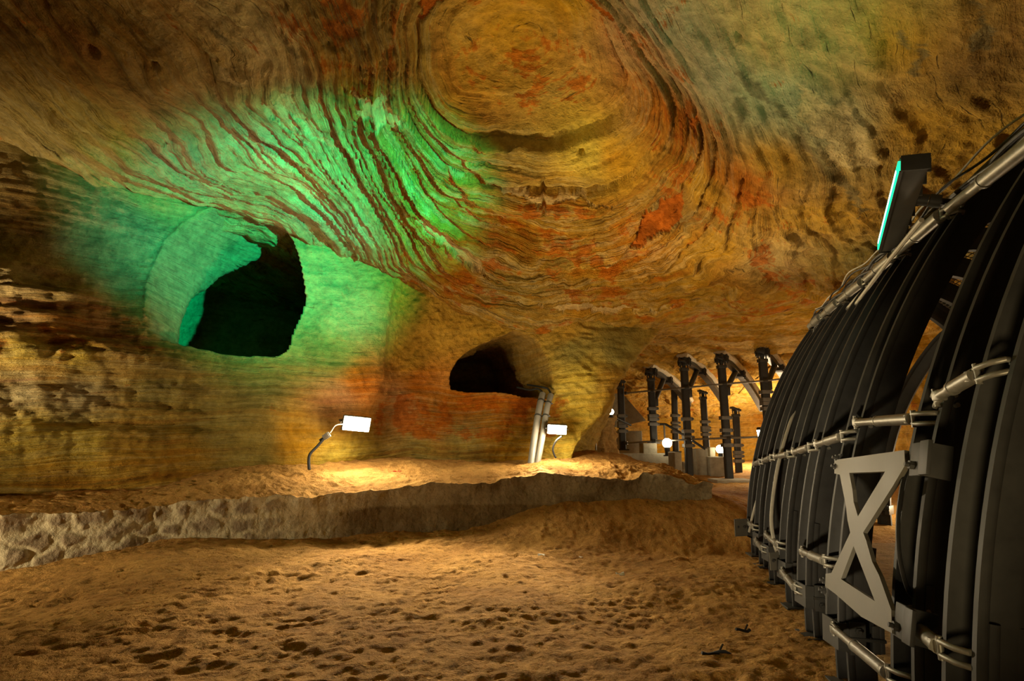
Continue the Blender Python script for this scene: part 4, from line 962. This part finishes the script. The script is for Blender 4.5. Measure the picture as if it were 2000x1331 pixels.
for i in range(4): rod(aty(*Lw[i]) + np.array([0, -.12, 0]), aty(*Lw[i + 1]) + np.array([0, -.12, 0]), .028, 'thin lower tie rod between the %s of the passage' % wh[i], 'lower tie rods in the passage')
# ---- concrete blocks and steps
def block(x0, x1, y0, y1, Y, dep, lab, cat='concrete block', name='concrete_block', steps=0):
    a, b = aty(x0, y0, Y), aty(x1, y1, Y); w_ = b[0] - a[0]; h_ = a[2] - b[2]; c = Vector(((a[0] + b[0]) / 2, Y + dep / 2, (a[2] + b[2]) / 2))
    m = MB(); m.box((0, 0, 0), (w_, dep, h_), None, .025)
    for k in range(1, max(2, int(h_ / .22))): # shuttering board seams
        z = -h_ / 2 + h_ * k / max(2, int(h_ / .22)); m.box((0, -dep / 2 - .001, z), (w_ * .96, .012, .012))
    o = m.build(name, M['concrete']); o.location = c; tag(o, lab, cat, 'concrete blocks in the passage'); return o
block(1196, 1320, 886, 925, 18.2, .5, 'long low concrete wall at the back of the sand terrace')
block(1256, 1284, 866, 888, 18.3, .6, 'square concrete block under the second post')
block(1317, 1334, 884, 940, 16.9, .7, 'narrow upright end of the low concrete wall beside the third post')
block(1200, 1256, 842, 888, 20.5, .5, 'grey concrete wall behind the leftmost post')
block(1358, 1386, 877, 942, 18.6, .7, 'tall concrete block between the third and fourth post')
block(1386, 1418, 893, 942, 18.4, .9, 'wide concrete block carrying a globe lamp by the fourth post')
block(1334, 1362, 903, 918, 19.4, .5, 'upper concrete step beside the third post', 'concrete step', 'concrete_step')
block(1334, 1372, 918, 942, 18.9, .5, 'lower concrete step beside the third post', 'concrete step', 'concrete_step')
block(1386, 1398, 874, 893, 18.9, .3, 'small bright concrete block beside the right globe lamp')
block(1400, 1475, 938, 950, 16.4, .8, 'flat concrete footing under the fourth post')
# slanting pale stair flight behind the masonry pier
m = MB(); p = [aty(1188, 770, 19.8), aty(1215, 768, 19.8), aty(1262, 822, 19.8), aty(1190, 838, 19.8)]; v = [Vector(x) for x in p]; d = Vector((0, .8, 0)); o = v[0].copy()
m.add([x - o for x in v] + [x + d - o for x in v], [(0, 1, 2, 3), (7, 6, 5, 4), (0, 4, 5, 1), (1, 5, 6, 2), (2, 6, 7, 3), (3, 7, 4, 0)])
st = m.build('stair_flight', M['concrete']); st.location = o; tag(st, 'pale slanting underside of a concrete stair behind the rough masonry pier', 'stair')
def rail(pxs, r, lab): 
    P = [Vector(aty(*a)) for a in pxs]; root = empty('handrail', P[0], lab, 'handrail', 'dark handrails in the passage'); m = MB(); m.tube([p - P[0] for p in P], r, 8); m.build('rail', M['steel'], root, angle=60)
    return root, P
rail([(1166, 796, 17.8), (1205, 818, 18.4), (1232, 831, 18.8)], .035, 'dark sloping handrail beside the globe lamps on the masonry pier')
rt, P_ = rail([(1285, 829, 18.9), (1300, 829, 18.9), (1335, 850, 18.2), (1378, 878, 17.9)], .04, 'dark sloping handrail behind the third post')
m = MB(); q = Vector(aty(1297, 830, 18.9)) - P_[0]; m.tube([q, q + Vector((0, 0, -.85))], .03, 8); m.build('handrail_post', M['galv'], rt)
# ---- rough masonry pier
m_p = np.zeros((70, 60, 3)); th = np.linspace(-PI * .98, PI * .12, 70)
c0 = aty(1158, 886, 15.2)
for j, z in enumerate(np.linspace(1.0, 2.25, 60)):
    w_ = 1.0 - .10 * (z - 1); m_p[:, j] = np.stack([c0[0] + .05 + .62 * w_ * np.sign(np.cos(th)) * np.abs(np.cos(th)) ** .6, c0[1] + .6 + .8 * np.sign(np.sin(th)) * np.abs(np.sin(th)) ** .6, np.full(70, z)], -1)
nn = normals(m_p); nn *= np.sign((nn * (CAM - m_p)).sum(2).mean()); m_p += nn * (.10 * fbm(m_p * 2.6, 4, 801) + .05 * ridge(m_p * 4, 3, 811))[..., None]
bs = np.broadcast_to(np.array((.52, .36, .17)), m_p.shape).copy()
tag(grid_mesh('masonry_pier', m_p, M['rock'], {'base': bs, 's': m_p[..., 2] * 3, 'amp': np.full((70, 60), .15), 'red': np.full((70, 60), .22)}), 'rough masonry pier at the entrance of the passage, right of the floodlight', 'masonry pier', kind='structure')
pipe('conduit_pipe', [(1163, 805, 14.2), (1163, 840, 14.2), (1164, 880, 14.2)], .022, 'cable', 'thin pale pipe running down the rough masonry pier')
# ---- globe lamps
def globe(px, py, Y, r, lab, stem=.25, st=60):
    c = Vector(aty(px, py, Y)); root = empty('globe_lamp', c - Vector((0, 0, r + stem)), lab, 'globe lamp', 'white globe lamps in the passage')
    m = MB(); m.sphere((0, 0, r + stem), r, 18, 12); m.build('globe', M['globe'], root, smooth=True)
    m = MB(); m.tube([Vector((0, 0, 0)), Vector((0, 0, stem + r * .2))], r * .55, 12); m.tube([Vector((0, 0, 0)), Vector((0, 0, .03))], r * .9, 12); m.build('socket', M['black'], root, angle=40)
globe(1303, 866, 17.9, .15, 'globe lamp on the low concrete wall beside the second post'); globe(1407, 878, 18.6, .14, 'globe lamp on the concrete block beside the fourth post')
globe(1184, 797, 14.4, .10, 'upper globe lamp of the pair on the masonry pier', .06); globe(1193, 805, 14.5, .08, 'lower globe lamp of the pair on the masonry pier', .06)
# ---- small litter
def scrap(px, py, z, s, mk, lab, name='paper_scrap', cat='litter', group='scraps lying on the sand'):
    p = atz(px, py, z); rs_ = np.random.RandomState(int(px)); n_ = 9; m = MB(); v = []
    for k in range(n_):
        a = 2 * PI * k / n_; r_ = s * rs_.uniform(.6, 1.2); v.append((r_ * math.cos(a), r_ * .6 * math.sin(a), rs_.uniform(.0, .5) * s))
    v.append((0, 0, s * .25)); w_ = [(x, y, z_ - .006) for x, y, z_ in v]
    m.add(v + w_, [(k, (k + 1) % n_, n_) for k in range(n_)] + [((k + 1) % n_ + n_ + 1, k + n_ + 1, 2 * n_ + 1) for k in range(n_)] + [(k, k + n_ + 1, (k + 1) % n_ + n_ + 1, (k + 1) % n_) for k in range(n_)])
    o = m.build(name, M[mk]); o.location = p; tag(o, lab, cat, group); return o
scrap(1210, 1124, .05, .07, 'paper', 'white torn paper scrap lying in the middle of the sand floor'); scrap(1058, 1086, .07, .05, 'paper', 'small white scrap on the sand below the retaining wall'); scrap(1135, 1089, .06, .03, 'paper', 'tiny white scrap right of the other small scrap')
for px, py, lab in ((771, 931, 'red scrap on the terrace sand, left of a pair'), (780, 931, 'red scrap on the terrace sand, right of a pair')):
    p = aty(px, py, 10.55); o = scrap(px, py, 1.0, .045, 'leaf', lab, 'red_scrap', 'litter', 'red scraps on the terrace'); o.location = (p[0], p[1], float(ter_h(p[None, :2])[0]) + .02)
def twig(px, py, z, L_, lab, seed):
    p = atz(px, py, z); rs_ = np.random.RandomState(seed); m = MB(); a = rs_.uniform(-.4, .4); pts = [Vector((L_ * (t - .5) * math.cos(a), L_ * (t - .5) * math.sin(a), .03 + .03 * rs_.rand())) for t in np.linspace(0, 1, 6)]
    m.tube(pts, .012, 6); m.tube([pts[3], pts[3] + Vector((.05, .06, .03))], .008, 6); o = m.build('twig', M['black']); o.location = p; tag(o, lab, 'twig', 'dark twigs on the sand')
twig(1400, 1290, 0.0, .22, 'dark twig lying on the sand near the lower right', 3); twig(1452, 1243, 0.0, .14, 'dark broken twig on the sand left of the arch feet', 8)
# ================================================================== LIGHTS
def light(name, typ, loc, power, col, target=None, size=.3, size_y=None, angle=None, blend=.6):
    l = bpy.data.lights.new(name, typ); l.energy = power; l.color = col
    if typ == 'AREA':
        l.size = size
        if size_y: l.shape = 'RECTANGLE'; l.size_y = size_y
    else: l.shadow_soft_size = size
    if typ == 'SPOT': l.spot_size = math.radians(angle or 90); l.spot_blend = blend
    o = bpy.data.objects.new(name, l); C.objects.link(o); o.location = loc
    if target is not None:
        o.rotation_euler = (Vector(target) - Vector(loc)).to_track_quat('-Z', 'Y').to_euler()
    return o
WARM = (1.0, .74, .36); WARM2 = (1.0, .80, .50)
# left-hand floodlights outside the picture, with unseen fill spots added in front
light('cave_fill_front', 'SPOT', (.6, .6, .4), 260, WARM, (2.2, 7.0, 6.2), .25, angle=84, blend=.9)  # added fill for the ceiling, no fixture stands here
light('cave_flood_side', 'SPOT', (-8.3, 4.2, .75), 900, WARM2, (-5.0, 7.4, .25), .12, angle=66, blend=.7)
light('cave_flood_wall', 'SPOT', (-8.6, 5.6, 1.7), 1000, WARM2, (-7.6, 8.4, 3.4), .12, angle=96, blend=.8)
light('cave_fill_low', 'SPOT', (-.8, .8, .15), 900, WARM2, (3.1, 6.8, 1.7), .15, angle=38, blend=.9)  # added fill to lift the camera-side faces of the arches
# beams of the visible floodlights
light('flood_beam_left', 'SPOT', F1C + Vector((.05, -.12, -.02)), 1050, WARM2, (-.6, 5.4, 0), .12, angle=70, blend=.9)
light('flood_beam_right', 'SPOT', F2C + Vector((0, -.12, -.02)), 920, WARM2, (-1.5, 5.2, 0), .10, angle=64, blend=.9)
light('flood_upward_left', 'SPOT', F1C + Vector((.2, -.35, .05)), 400, WARM, (2.4, 7.0, 6.0), .12, angle=92, blend=.9)
light('flood_upward_right', 'SPOT', F2C + Vector((0, -.3, .05)), 700, WARM, (2.4, 6.2, 6.0), .12, angle=105, blend=.9)
light('flood_glow_left', 'POINT', F1C + Vector((.12, -.30, -.03)), 85, WARM2, None, .12)
light('flood_glow_right', 'POINT', F2C + Vector((-.02, -.30, -.03)), 90, WARM2, None, .10)
# green LED bar
light('green_beam', 'SPOT', LO + lf_ * .12, 9800, (.0, 1.0, .50), (-4.1, 10.3, 5.5), .10, angle=40, blend=1.0)
light('green_spill', 'SPOT', LO + lf_ * .12 + Vector((0, 0, .05)), 60, (.16, 1.0, .45), LO + Vector((-1.0, .3, 2.0)), .12, angle=110, blend=1.0)
light('passage_flood', 'POINT', (9.4, 20.6, 1.3), 800, WARM2, None, .2)
light('gallery_flood', 'POINT', (8.4, 11.0, .5), 260, WARM2, None, .2)
w = bpy.data.worlds.new('world'); bpy.context.scene.world = w; w.use_nodes = True
w.node_tree.nodes['Background'].inputs[0].default_value = (1, .8, .5, 1); w.node_tree.nodes['Background'].inputs[1].default_value = .01
vs = bpy.context.scene.view_settings; vs.view_transform = 'Standard'; vs.look = 'None'; vs.gamma = 1.0; vs.exposure = -0.16; vs.use_curve_mapping = False
